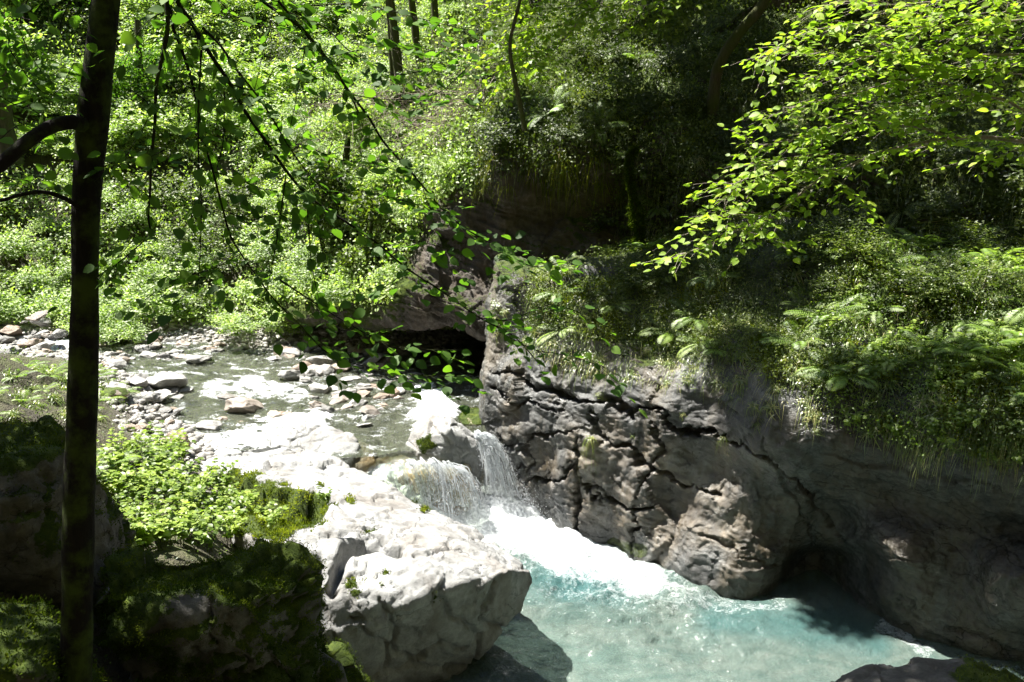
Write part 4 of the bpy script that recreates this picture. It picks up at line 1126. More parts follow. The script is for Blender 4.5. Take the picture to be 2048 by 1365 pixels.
# small-leaved cover of the slope
def cover(V, Nn, mask, n, leaf, mat, name, label, cat, lift=.12, T=None, tb=.45, upw=.8):
    i = rng.choice(np.nonzero(mask)[0], n)
    pos = V[i] + rng.normal(size=(n, 3)) * [.09, .09, .05] + Nn[i] * (np.abs(rng.normal(size=n)) * lift)[:, None]
    d = norm(Nn[i] * .5 + rng.normal(size=(n, 3))); d[:, 2] -= .1
    nn = Nn[i] * .7 + [0, -.25, upw] + rng.normal(size=(n, 3)) * .5
    t = np.clip(tb + noise(pos * 1.5, 99) * .5 + rng.normal(size=n) * .13, 0, 1)
    mb = MB(); mb.leaves(T or T_q(.3, .06, .1), pos, d, nn, leaf * rng.uniform(.5, 1.3, n), t)
    o = obj(name, mb.mesh(name, M[mat])); tag(o, label, cat, kind='stuff'); return o
cover(TV, TN, slope & (noise(TV * .7, 19) > -.28), 80000, .10, 'slope_leaf', 'ground_cover', 'low leafy undergrowth covering the far slope', 'undergrowth', .3)
bank = (TPX > -200) & (TPX < 620) & (TV[:, 1] < 15) & (TV[:, 1] > 5) & (TV[:, 0] < -1.9) & (TV[:, 2] > 1.55)
cover(TV, TN, bank, 6000, .03, 'herb', 'ground_cover', 'small leafy weeds covering the near left bank', 'undergrowth', .08, tb=.35)

# ---- vegetation of the cliffs
dark = in_poly(UPX, UPY, [(850, 420), (900, 390), (990, 370), (1060, 320), (1110, 350), (1190, 320), (1235, 330), (1225, 400), (1240, 560), (980, 700), (980, 660), (800, 640), (790, 560), (850, 480)])
upv = ~dark & (UPY < 640) & (UPX > 540) & (UPX < 2250) & (UPY > -150) & ~((UPX < 1000) & (UPY > 600))
cover(UV_, UN, upv & (UPX > 960), 85000, .06, 'cliff_leaf', 'ivy', 'small-leaved ivy and plants clothing the upper cliff', 'climbing plants', .12, upw=.4)
cover(UV_, UN, upv & (UPX <= 960), 40000, .085, 'slope_leaf', 'ground_cover', 'leafy undergrowth on the steep ground left of the cliff', 'undergrowth', .2, upw=.5)
for k, i in enumerate(pick(UV_, upv, 150, .75)):
    b = (bushes if UPX[i] < 940 else cbush)[k % 5]; n = UN[i]
    inst('shrub', [('leaves', b[0]), ('stems', b[1])], UV_[i] - n * .05, 'dark green shrub clinging to the upper cliff', 'shrub', 'shrubs on the upper cliff', rng.uniform(.3, .65), rot=(n[1] * -.3, n[0] * .3, rng.uniform(-.8, .8)))
ledge = (CPY < 690 + (CPX - 1000) * .235) & (CPX > 985) & (CPX < 2150) & (CPY > 420) & (CN[:, 2] > -.5)
strong = in_poly(CPX, CPY, [(1060, 545), (1180, 535), (1220, 430), (2120, 430), (2080, 930), (1900, 900), (1700, 860), (1640, 790), (1450, 720), (1250, 690), (1060, 650)])
cover(CV, CN, ledge & strong & (CPX < 1660), 42000, .034, 'cliff_leaf', 'ivy', 'small leafy plants matting the middle of the ledge', 'climbing plants', .07, upw=.5, tb=.5)
cover(CV, CN, ledge & strong & (CPX >= 1640), 26000, .034, 'herb', 'ivy', 'small bright plants matting the sunlit right part of the ledge', 'climbing plants', .07, upw=.5, tb=.45)  # brighter leaf colour than the middle, painting in the sun on this part
# moss cushions on ledge
def mosscover(V, Nn, mask, n, name, label):
    i = rng.choice(np.nonzero(mask)[0], n); pos = V[i] + rng.normal(size=(n, 3)) * .02
    mb = MB(); mb.leaves(T_q(.2, 0, .1), pos, norm(Nn[i] + rng.normal(size=(n, 3)) * .6), rdir(n), .04 * rng.uniform(.5, 1.5, n), np.clip(.6 + noise(pos * 3, 12) * .7, 0, 1))
    o = obj(name, mb.mesh(name, M['cliff_moss'])); tag(o, label, 'moss', kind='stuff')
mosscover(CV, CN, ledge & strong & (noise(CV * 1.6, 13) > .05), 40000, 'moss', 'yellow-green moss cushions on the right-hand ledge')
mosscover(UV_, UN, upv & (noise(UV_ * 1.2, 14) > .1), 60000, 'moss', 'moss hanging on the upper cliff')

def scatter(V, Nn, mask, n, mind, protos, kind, part, label, cat, group, smin, smax, tilt=.6):
    for k, i in enumerate(pick(V, mask, n, mind)):
        nrm = Nn[i]; q = Vector(nrm * tilt + np.array([0, 0, 1 - tilt * .5])).to_track_quat('Z', 'Y')
        q = q @ Vector((0, 0, 1)).rotation_difference(Vector((0, 0, 1)))
        e = q.to_euler(); 
        m = protos[k % len(protos)]
        parts = m if isinstance(m, tuple) else (m,)
        names = part if isinstance(part, tuple) else (part,)
        inst(kind, list(zip(names, parts)), V[i], label, cat, group, rng.uniform(smin, smax), rot=e)
backl = ledge & strong & (CPX > 1230) & (CPY < 600)
for k, i in enumerate(pick(CV, backl, 34, .4)):
    b = cbush[k % 5]
    inst('shrub', [('leaves', b[0]), ('stems', b[1])], CV[i], 'low dark leafy shrub at the back of the ledge', 'shrub', 'shrubs at the back of the ledge', rng.uniform(.25, .5))
right = ledge & strong & (CPX > 1640)
mid = ledge & (CPX <= 1640) & ((CPX > 1075) | ((CPY > 600) & (CPY < 680)))
scatter(CV, CN, right & (CPY < 790), 46, .2, ferns, 'fern', 'fronds', 'bright green fern on the sunlit right part of the ledge', 'fern', 'ferns on the sunlit ledge', .6, 1.1)
scatter(CV, CN, mid & strong, 26, .3, ferns, 'fern', 'fronds', 'dark green fern on the shaded middle of the ledge', 'fern', 'ferns on the shaded ledge', .6, 1.0)
scatter(CV, CN, right, 60, .18, tufts, 'grass_tuft', 'blades', 'arching sedge tuft on the sunlit right part of the ledge', 'grass', 'sedge tufts on the sunlit ledge', .6, 1.0)
scatter(CV, CN, mid & (CPY > 540), 110, .18, hang_tufts, 'grass_tuft', 'blades', 'drooping sedge tuft on the middle part of the ledge', 'grass', 'sedge tufts on the middle ledge', .5, .95, .9)
scatter(CV, CN, ledge & strong, 60, .2, straps, 'strap_fern', 'blades', 'strap-leaved fern among the ledge plants', 'fern', 'strap ferns on the ledge', .6, 1.0)
scatter(CV, CN, right, 70, .16, [herbs[0], herbs[1], herbs[2]], 'herb', ('leaves', 'stems'), 'small leafy herb on the sunlit right part of the ledge', 'plant', 'herbs on the sunlit ledge', .5, .9)
hang = (CPX > 1180) & (CPX < 2000) & (CPY > 700) & (CPY < 880) & (CN[:, 2] > -.2)
scatter(CV, CN, hang & ~(ledge & strong), 22, .5, hang_tufts, 'grass_tuft', 'blades', 'single sedge tuft hanging from the bare cliff face', 'grass', 'tufts hanging on the bare cliff', .35, .6, .9)
scatter(UV_, UN, upv & (UPX > 1000) & (UPY > 100), 60, .45, ferns, 'fern', 'fronds', 'fern rooted in the upper cliff', 'fern', 'ferns on the upper cliff', .6, 1.2)
scatter(UV_, UN, upv & (UPX > 800) & (UPY > 100), 58, .45, hang_tufts, 'grass_tuft', 'blades', 'drooping grass tuft on the upper cliff', 'grass', 'grass tufts on the upper cliff', .7, 1.4, .9)
# hanging sedge and moss fringes, too many blades to count
def drape(V, Nn, mask, n, L, mat, name, label, cat, wdt=.007):
    i = rng.choice(np.nonzero(mask)[0], n); cl = noise(V[i] * 2.3, 24) > rng.random(n) * .8 - .45; i = i[cl]; n = len(i)
    mb = MB(); d = norm(Nn[i] * .9 + rng.normal(size=(n, 3)) * .45 + [0, 0, .35])
    mb.blades(V[i] + rng.normal(size=(n, 3)) * .015, d, L * rng.uniform(.4, 1.25, n), wdt, rng.uniform(.8, 2.4, n), 4, np.clip(.45 + noise(V[i] * 3, 25) * .5 + rng.normal(size=n) * .15 + (rng.random(n) < .08) * .4, 0, 1))
    o = obj(name, mb.mesh(name, M[mat])); tag(o, label, cat, kind='stuff')
edge = (CPY < 705 + (CPX - 1000) * .235 + 50 * noise(CV * 1.1, 26)) & (CPY > 540) & (CPX > 1060) & (CPX < 2150) & (CN[:, 2] > -.6)
drape(CV, CN, edge, 15000, .15, 'grass', 'hanging_grass', 'thin sedge blades draping over the edge of the right-hand cliff', 'grass')
updr = upv & (UPX > 900) & (UPY > 60)
drape(UV_, UN, updr, 12000, .24, 'grass', 'hanging_grass', 'thin grass blades hanging all over the upper cliff', 'grass', .009)
fringe = (UPX > 850) & (UPX < 1260) & (UPY > 290) & (UPY < 385) & (noise(UV_ * 1.4, 27) > .05)
drape(UV_, UN, fringe, 2600, .22, 'cliff_moss', 'hanging_moss', 'moss strands hanging over the dark overhang face', 'moss', .012)
# mossy pillow above the dark face
cush = in_poly(UPX, UPY, [(1100, 240), (1230, 225), (1220, 260), (1150, 300), (1110, 330), (1095, 280)])
if cush.sum() > 5: scatter(UV_, UN, cush, 14, .18, hang_tufts, 'grass_tuft', 'blades', 'sunlit mossy grass cushion above the dark cliff face', 'grass', 'grass cushion above the dark face', .6, 1.0, .9)

# near bank plants
nb = in_poly(TPX, TPY, [(195, 920), (330, 900), (400, 960), (560, 1060), (560, 1110), (200, 1110)]) & (TV[:, 1] > 6) & (TV[:, 1] < 12)
scatter(TV, TN, nb, 90, .14, herbs, 'herb', ('leaves', 'stems'), 'sunlit bramble-like herb on the near bank behind the mossy boulder', 'plant', 'herbs on the near bank', .7, 1.25, .2)
fb = in_poly(TPX, TPY, [(-40, 735), (190, 740), (250, 790), (190, 850), (-40, 840)]) & (TV[:, 1] < 15)
scatter(TV, TN, fb, 18, .3, ferns, 'fern', 'fronds', 'fern on the shaded bank left of the trunk', 'fern', 'ferns on the left bank', .4, .75, .2)
scatter(TV, TN, fb, 28, .3, tufts, 'grass_tuft', 'blades', 'fine grass tuft on the bank left of the trunk', 'grass', 'grass on the left bank', .8, 1.3, .2)
inst('fern', [('fronds', ferns[2])], P(215, 935, 9.6), 'yellow-green fern beside the trunk on the near bank', 'fern', None, .9)
for a, b, Y, l in [(470, 1060, 7.9, 'small shrub sprig at the left of the pale boulder ledge'), (545, 1055, 7.9, 'leafy sprig on the mossy ledge of the pale boulder'), (650, 1010, 8.6, 'tiny leafy plant on the right end of the mossy ledge'), (515, 1320, 5.9, 'small grass clump on the shaded mossy boulder')]:
    h = herbs[int(rng.integers(0, 4))]; inst('herb', [('leaves', h[0]), ('stems', h[1])], P(a, b, Y), l, 'plant', None, .6)

# ------------------------------------------------------------ trees
def px_path(l, Y0, Y1, n=None, wob=.0):
    l = np.array(l, float); k = len(l); Ys = np.linspace(Y0, Y1, k)
    pts = np.array([P(a, b, y) for (a, b), y in zip(l, Ys)])
    n = n or k * 4
    return catmull(pts, n, 0)

# foreground tree
tr = empty('tree', (-2.35, 4.6, 2.3), 'tall dark slender tree trunk crossing the whole left side of the view', 'tree')
loc0 = np.array(tr.location)
tp = np.array([P(150, 1560, 4.6), P(152, 1365, 4.6), P(155, 1200, 4.62), P(158, 1000, 4.65), P(165, 800, 4.7), P(170, 600, 4.75), P(172, 420, 4.8), P(190, 200, 4.85), P(212, 0, 4.9), P(232, -200, 4.95), P(250, -500, 5.0), P(270, -900, 5.1)])
wpx = np.array([76, 70, 66, 66, 63, 54, 56, 63, 54, 50, 42, 30]) / 2 / F * 4.45
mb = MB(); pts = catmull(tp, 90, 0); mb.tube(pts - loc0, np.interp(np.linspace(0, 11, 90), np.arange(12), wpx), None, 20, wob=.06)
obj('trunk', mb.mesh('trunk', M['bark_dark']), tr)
mb = MB()
for l, a, b in [([(165, 250), (140, 245), (100, 255), (60, 280), (0, 330), (-100, 400)], .040, .030), ([(165, 420), (135, 400), (90, 385), (40, 390), (0, 402), (-80, 410)], .014, .008)]:
    mb.tube(px_path(l, 4.75, 4.3) - loc0, a, b, 9, wob=.12)
obj('branch', mb.mesh('branch', M['bark_dark']), tr)
# crown above, outside the view, its blobs shaped to shade the left foreground
cr = MB(); lm = MB()
cp = np.array([P(270, -900, 5.1)])[0]
def crown_blob(mbx, c, r, n, leaf=.09, T=None):
    q = norm(rng.normal(size=(n, 3))) * rng.uniform(.3, 1, (n, 1)) ** .6 * r + c
    q += norm(rng.normal(size=(n, 3))) * .1
    mbx.leaves(T or T_q(.33, .06, .12), q, rdir(n), np.array([0, 0, 1.]) + rng.normal(size=(n, 3)) * .4, leaf * rng.uniform(.7, 1.2, n), np.clip(.45 + rng.normal(size=n) * .2, 0, 1))
SUN = norm(np.array([-.62, .30, 1.25]))
shade_t = [((-2.6, 5.8, 2.0), 5.6, 1.1), ((-1.9, 6.0, 1.2), 6.0, .75), ((-3.7, 6.2, 2.6), 5.4, 1.1), ((-3.0, 4.6, 2.2), 5.6, 1.2), ((-1.9, 6.6, 2.2), 6.5, .5), ((-4.2, 5.4, 2.6), 6.0, 1.2), ((-2.5, 5.2, 4.2), 4.6, .9), ((-2.4, 5.0, 6.0), 3.6, 1.0)]
for (p, t, r) in shade_t:
    c = np.array(p) + SUN * t
    crown_blob(cr, c - loc0, (r, r, r * .5), int(2200 * r * r))
    t_ = np.linspace(0, 1, 8)[:, None]; s0 = P(240, -250, 4.95) if c[2] < 9 else cp
    lm.tube((s0 * (1 - t_) + c * t_ + np.array([0, 0, .3]) * np.sin(t_ * 3.14)) - loc0, .03, .01, 6)
obj('crown', cr.mesh('crown', M['near_leaf']), tr); obj('branch', lm.mesh('branch', M['bark_dark']), tr)

def leafy(mbL, mbS, path, r0, r1, spacing, leaf, T, twig=.0, droop=.2, tbase=.45, side_len=.25, every=2, updir=(0, 0, 1), lead=None):
    """a twig with alternate leaves and short side twigs carrying leaves"""
    mbS.tube(path, r0, r1, 5)
    seg = np.linalg.norm(np.diff(path, axis=0), axis=1); s = np.concatenate([[0], np.cumsum(seg)]); L = s[-1]
    if L < .02: return
    k = max(int(L / spacing), 1); side = 1
    for q in range(k):
        u = (q + rng.random()) * L / k
        p = np.array([np.interp(u, s, path[:, c]) for c in range(3)])
        i = min(np.searchsorted(s, u), len(path) - 1); tg = norm(path[i] - path[max(i - 1, 0)] + 1e-9)
        side = -side
        sv = norm(np.cross(tg, updir) + rng.normal(size=3) * .25) * side
        if twig and rng.random() < twig:
            l = side_len * rng.uniform(.4, 1.2); t = np.linspace(0, 1, 5)[:, None]
            tp_ = p + (sv * .8 + tg * .6) * l * t + np.array([0, 0, -1.]) * droop * l * t ** 2
            mbS.tube(tp_, r1 * .8, .0008, 3)
            m = max(int(l / (leaf * .75)), 2); ps = np.array([tp_[min(int(x * 4.99), 4)] for x in np.linspace(.25, 1, m)])
            sg = np.where(np.arange(m) % 2, 1, -1)[:, None]
            dd = norm(np.cross(sv * .8 + tg * .6, [0, 0, 1.]))[None] * sg * .9 + (sv * .8 + tg * .6)[None] * .7 + rng.normal(size=(m, 3)) * .2 + [0, 0, -.15]
            dd[-1] = sv * .8 + tg * .6
            mbL.leaves(T, ps + rng.normal(size=(m, 3)) * .008, dd, np.array([0, 0, 1.]) + rng.normal(size=(m, 3)) * .45, leaf * rng.uniform(.5, 1.2, m), np.clip(tbase + rng.normal(size=m) * .28, 0, 1))
        else:
            d = (sv + tg * .5 + np.array([0, 0, -.25]) + rng.normal(size=3) * .2)[None]
            mbL.leaves(T, p[None], d, np.array([[0, 0, 1.]]) + rng.normal(size=(1, 3)) * .35, leaf * rng.uniform(.7, 1.15), np.clip(tbase + rng.normal() * .18, 0, 1))

# hanging hazel boughs in front of the view, left and centre
ht = empty('tree', P(340, -60, 5.0), 'tree whose thin dark boughs and green leaves hang down across the left and centre', 'tree')
h0 = np.array(ht.location); L_ = MB(); S_ = MB()
HB = [([(350, -60), (354, 0), (380, 41), (420, 108), (461, 169), (492, 226), (538, 292), (574, 344), (620, 395), (702, 451), (754, 487), (815, 538), (887, 585), (959, 636), (1026, 672), (1080, 730)], 5.0, 5.2, .014, .003, .6),
 ([(405, 56), (441, 92), (472, 138), (513, 190), (544, 236), (580, 297), (626, 359), (667, 395)], 5.0, 5.0, .008, .003, .5),
 ([(338, -40), (344, 46), (359, 87), (380, 149), (395, 215), (405, 272), (426, 344), (446, 420), (461, 472), (482, 508), (518, 559), (549, 600), (600, 650), (660, 700)], 4.9, 5.2, .010, .003, .55),
 ([(330, -40), (336, 51), (326, 108), (313, 169), (310, 246), (303, 318), (300, 390), (297, 436), (303, 469)], 4.6, 4.6, .013, .004, .12),
 ([(303, 469), (241, 523), (195, 554), (150, 600)], 4.6, 4.8, .004, .002, .3),
 ([(403, 100), (397, 215), (397, 308), (403, 410), (400, 513), (395, 580)], 4.8, 4.8, .006, .002, .25),
 ([(500, -40), (523, 0), (559, 26), (600, 56), (651, 118), (703, 190), (738, 236), (769, 287), (826, 349), (877, 410), (928, 456), (990, 492), (1062, 533), (1120, 525)], 5.2, 5.4, .011, .003, .5),
 ([(540, -40), (556, 0), (585, 36), (631, 87), (677, 149), (718, 226)], 5.2, 5.2, .009, .004, .3),
 ([(613, 395), (618, 462), (623, 528), (639, 605)], 5.0, 5.0, .005, .002, .25), ([(572, 349), (564, 410), (554, 477), (544, 533), (530, 600)], 5.0, 5.0, .005, .002, .35),
 ([(610, 92), (597, 174), (580, 256), (564, 308)], 5.1, 5.1, .003, .0015, .2), ([(544, 41), (528, 97), (513, 164), (500, 200)], 5.1, 5.1, .003, .0015, .2), ([(449, 185), (446, 287), (431, 344)], 5, 5, .004, .002, .2),
 ([(570, 20), (600, 36), (651, 56), (692, 97), (733, 123), (800, 150), (880, 130)], 5.2, 5.3, .005, .002, .8), ([(480, -20), (600, 10), (720, 10), (850, 40), (930, 60)], 5.2, 5.4, .005, .002, .9),
 ([(560, 560), (620, 600), (700, 650), (780, 690), (860, 700), (930, 700)], 5.0, 5.2, .005, .002, .8), ([(600, 650), (660, 710), (740, 735), (830, 750), (945, 755)], 5.0, 5.2, .004, .002, .9),
 ([(959, 636), (1020, 640), (1100, 610), (1170, 630)], 5.2, 5.1, .004, .002, .9), ([(1000, 665), (1070, 700), (1130, 710), (1210, 735)], 5.2, 5.2, .003, .002, .8),
 ([(887, 410), (920, 470), (1000, 490), (1100, 525)], 5.3, 5.3, .003, .002, .6), ([(461, 169), (520, 180), (560, 130), (640, 160)], 5.0, 5.0, .004, .002, .6), ([(538, 292), (600, 290), (680, 320), (760, 330), (830, 360)], 5.0, 5.2, .004, .002, .8),
 ([(426, 344), (480, 360), (540, 380), (600, 350)], 4.9, 5.0, .004, .002, .7), ([(446, 420), (500, 440), (560, 430), (620, 470)], 4.9, 5.0, .003, .002, .7), ([(482, 508), (420, 540), (350, 560), (290, 600)], 4.9, 5, .003, .002, .6),
 ([(620, 395), (700, 380), (800, 400), (900, 430)], 5, 5.2, .003, .002, .8), ([(754, 487), (820, 480), (900, 500)], 5.1, 5.2, .003, .002, .8), ([(815, 538), (760, 580), (700, 590)], 5.1, 5.1, .003, .002, .6),
 ([(354, 0), (420, -10), (480, 40), (560, 60)], 5, 5.1, .004, .002, .8), ([(651, 118), (720, 100), (800, 90), (900, 110)], 5.2, 5.3, .003, .002, .8), ([(703, 190), (780, 200), (870, 190), (940, 130)], 5.2, 5.3, .003, .002, .8)]
TB = T_broad(.40, .05, .16)
for l, a, b, r0, r1, tw in HB:
    leafy(L_, S_, px_path(l, a, b) - h0, r0, r1, .050, .080, TB, tw, .25, .42, .28)
# sprays seen against the slope at the upper left
for l in [([(60, -10), (40, 60), (90, 150), (130, 130)]), ([(150, -20), (120, 60), (150, 120), (100, 200)]), ([(20, 100), (60, 160), (100, 190), (140, 160)]), ([(-20, 180), (30, 210), (80, 230), (120, 300)]), ([(-30, 350), (40, 360), (80, 360)]), ([(-20, 300), (40, 250), (90, 280)]),
          ([(330, 20), (280, 60), (240, 150)]), ([(260, 180), (300, 220), (260, 300), (220, 350)]), ([(240, 350), (280, 380), (330, 420)]), ([(240, 440), (270, 470), (230, 520)]), ([(330, 300), (280, 320), (240, 300)])]:
    leafy(L_, S_, px_path(l, 4.5, 4.8) - h0, .003, .0015, .055, .08, TB, .6, .25, .45, .2)
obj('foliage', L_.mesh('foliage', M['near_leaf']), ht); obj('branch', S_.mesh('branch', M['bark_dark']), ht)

# sunlit bough at the right
rt = empty('tree', P(2200, 300, 6.4), 'sunlit tree bough with pale branches and bright yellow-green leaves reaching in from the right', 'tree')
r0_ = np.array(rt.location); L_ = MB(); S_ = MB()
RB = [([(2200, 300), (2047, 284), (1997, 277), (1940, 274), (1889, 279), (1843, 287), (1792, 297), (1740, 312), (1689, 338), (1648, 353), (1618, 374), (1582, 405), (1546, 435), (1515, 446), (1474, 461), (1423, 487), (1356, 512), (1330, 522)], 6.3, 6.2, .016, .003, .75),
 ([(1915, 277), (1889, 271), (1843, 256), (1797, 251), (1740, 240), (1680, 250), (1600, 275), (1520, 290), (1490, 275)], 6.3, 6.2, .009, .002, .9), ([(2100, 240), (2047, 220), (2007, 200), (1955, 190), (1909, 174), (1850, 160), (1780, 165), (1700, 190), (1600, 210), (1525, 240)], 6.3, 6.1, .010, .002, .9),
 ([(2060, 210), (2030, 256), (1997, 290), (1960, 310)], 6.3, 6.3, .006, .002, .4), ([(2200, 20), (2048, 40), (1930, 50), (1800, 55), (1700, 50), (1610, 68), (1530, 115)], 6.2, 6.0, .009, .002, .9),
 ([(2200, 120), (2048, 110), (1930, 110), (1820, 100), (1720, 115), (1620, 100), (1560, 95), (1520, 110)], 6.3, 6.1, .009, .002, .9), ([(2200, -60), (2040, -20), (1900, 0), (1780, 10), (1690, 0), (1640, 20)], 6.2, 6.1, .009, .002, .9),
 ([(1950, 190), (1860, 210), (1770, 215), (1690, 250), (1620, 260)], 6.3, 6.2, .004, .002, .9), ([(1740, 312), (1650, 310), (1580, 320), (1500, 330)], 6.2, 6.1, .004, .002, 1), ([(1689, 338), (1600, 345), (1520, 350), (1450, 375)], 6.2, 6.1, .004, .002, 1),
 ([(1618, 374), (1540, 370), (1470, 385), (1450, 400)], 6.2, 6.2, .003, .002, 1), ([(1546, 435), (1470, 430), (1410, 435)], 6.2, 6.1, .003, .002, 1), ([(1474, 461), (1520, 470), (1580, 490)], 6.2, 6.2, .003, .002, .8), ([(1850, 160), (1760, 140), (1660, 150), (1570, 160)], 6.3, 6.1, .003, .002, .9),
 ([(2048, 150), (1960, 140), (1860, 130), (1760, 80)], 6.3, 6.2, .004, .002, 1), ([(2048, 90), (1980, 70), (1900, 80), (1840, 30)], 6.2, 6.2, .004, .002, 1), ([(2060, 0), (1990, 30), (1900, 30), (1840, 60)], 6.2, 6.2, .004, .002, 1), ([(1792, 297), (1830, 230), (1800, 200)], 6.3, 6.2, .003, .002, .8),
 ([(1423, 487), (1400, 460), (1370, 470)], 6.2, 6.2, .002, .001, .8), ([(1648, 353), (1690, 370), (1720, 400)], 6.2, 6.2, .002, .001, .9), ([(2048, 284), (2010, 310), (1960, 320)], 6.2, 6.2, .002, .001, .5)]
TS = T_broad(.33, .06, .15)
for l, a, b, q0, q1, tw in RB:
    leafy(L_, S_, px_path(l, a, b) - r0_, q0 * 1.15, q1, .027, .070, TS, tw, .15, .5, .34)
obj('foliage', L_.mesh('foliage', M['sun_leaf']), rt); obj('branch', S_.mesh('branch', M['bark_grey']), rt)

# sunlit small tree hanging over the cliff, top centre
ct = empty('tree', P(1045, 250, 13.8), 'small tree with sunlit bright leaves rooted above the dark cliff face, top centre', 'tree')
c0 = np.array(ct.location); L_ = MB(); S_ = MB()
S_.tube(px_path([(1050, 260), (1040, 210), (1030, 160), (1020, 90), (1040, 0), (1060, -120)], 14.2, 13) - c0, .045, .02, 9, wob=.1)
obj('trunk', S_.mesh('trunk', M['bark_brown']), ct); S_ = MB()
S_.tube(px_path([(1220, -30), (1200, 0), (1165, 35), (1130, 75), (1110, 100), (1060, 120)], 14.3, 14.0) - c0, .02, .006, 6)
for l in [[(1230, -20), (1150, 10), (1080, 20), (1000, 30), (985, 40)], [(1200, 0), (1120, 50), (1050, 60), (990, 90)], [(1110, 90), (1060, 110), (1010, 100), (975, 120)], [(1060, 40), (1040, 110), (1010, 150), (990, 170)], [(1090, 60), (1060, 90), (1100, 120)], [(1300, -30), (1240, 10), (1180, 20), (1130, 80)],
          [(1400, -40), (1330, 0), (1260, 20), (1200, 60)], [(1150, -60), (1080, -20), (1010, 0), (980, 10)]]:
    leafy(L_, S_, px_path(l, 14.3, 14.0) - c0, .007, .003, .036, .12, TS, .95, .35, .55, .55)
obj('foliage', L_.mesh('foliage', M['sun_leaf']), ct); obj('branch', S_.mesh('branch', M['bark_grey']), ct)

# mid-distance trees: trunks and crowns on the slope and cliff top
def slope_tree(path, Y, r0, r1, blobs, label, group=None, matl='slope_leaf', leaf=.1):
    base = P(*path[0], Y); e = empty('tree', base, label, 'tree', group); e0 = np.array(e.location)
    mb = MB(); mb.tube(px_path(path, Y, Y) - e0, r0, r1, 8, wob=.15); obj('trunk', mb.mesh('trunk', M['bark_brown']), e)
    if blobs:
        c = MB(); b2 = MB()
        for (a, b, w, n) in blobs:
            q = P(a, b, Y - .2) - e0; r = w / F * Y; crown_blob(c, q, (r, r, r * .6), n, leaf)
            j = px_path(path, Y, Y)[-3] - e0; t = np.linspace(0, 1, 5)[:, None]; b2.tube(j * (1 - t) + q * t + [0, 0, .1] * np.sin(t * 3.1), .02, .006, 4)
        obj('crown', c.mesh('crown', M[matl]), e); obj('branch', b2.mesh('branch', M['bark_brown']), e)
slope_tree([(805, 230), (800, 170), (792, 100), (785, 30), (770, -60)], 20, .12, .08, [(760, -30, 60, 400), (850, -40, 60, 400)], 'dark upright trunk left of centre at the top of the far slope')
slope_tree([(790, 240), (785, 150), (780, 60), (770, -60)], 20.4, .07, .05, [(720, -50, 60, 300)], 'thin dark trunk close beside the taller upright trunk')
slope_tree([(850, 170), (835, 100), (828, 40), (815, -60)], 20.6, .10, .07, [(880, -60, 60, 300)], 'second dark trunk right of the upright trunk, slightly leaning')
slope_tree([(872, 100), (871, 50), (868, 0), (865, -60)], 21, .10, .08, [], 'short dark trunk at the top edge right of the leaning trunk')
slope_tree([(690, 370), (692, 320), (696, 280), (700, 230)], 19.5, .09, .05, [(690, 250, 50, 900), (730, 230, 40, 600)], 'sapling with leafy crown at the foot of the upright trunks')
slope_tree([(60, 120), (55, 50), (50, -50)], 29, .14, .10, [(60, -30, 60, 300)], 'dark trunk at the top left corner of the slope')
slope_tree([(290, 300), (285, 220), (280, 150), (275, 40)], 25, .14, .08, [(270, 190, 55, 900), (300, 130, 60, 900), (240, 150, 50, 700)], 'dark shaded tree on the upper left of the far slope', matl='near_leaf')
slope_tree([(150, 260), (150, 160), (140, 60), (130, -60)], 28, .16, .1, [(130, 20, 70, 900), (90, -20, 60, 700), (60, 40, 50, 500)], 'dark tree at the top left beside the tall trunk', matl='near_leaf')
slope_tree([(330, 140), (330, 80), (335, 20), (335, -60)], 29, .16, .1, [(340, 10, 60, 900), (280, 0, 60, 900)], 'dark tree at the top edge right of the tall trunk', matl='near_leaf')
slope_tree([(25, 330), (10, 260), (0, 180), (-10, 60)], 22, .25, .18, [(-40, 60, 80, 500)], 'broad shaded mossy trunk at the left edge')
slope_tree([(650, 620), (655, 540), (640, 460), (650, 380), (660, 300)], 18.4, .06, .03, [(640, 350, 50, 900), (690, 400, 50, 900), (640, 430, 50, 900), (690, 480, 40, 700)], 'slender leafy tree standing left of the cave mouth', matl='cliff_leaf')
slope_tree([(740, 600), (735, 520), (745, 440), (750, 380)], 17.2, .05, .02, [(740, 420, 50, 900), (770, 500, 45, 900), (720, 520, 45, 900)], 'slender leafy tree on the rock left of the dark cliff face', matl='cliff_leaf')
lt = empty('tree', P(1425, 210, 15.0), 'dark leaning tree in the shade at the top right of centre, its unseen canopy added for shade', 'tree')
l0 = np.array(lt.location); mb = MB()
tp2 = np.array([P(1425, 230, 15.0), P(1435, 140, 14.9), P(1475, 70, 14.7), P(1530, 0, 14.5), P(1560, -120, 14.3), P(1500, -330, 14.2), P(1400, -600, 14.2)])
mb.tube(catmull(tp2, 50, 0) - l0, .10, .07, 10, wob=.1); obj('trunk', mb.mesh('trunk', M['bark_brown']), lt)
cr = MB(); lm = MB(); top_ = tp2[-1]
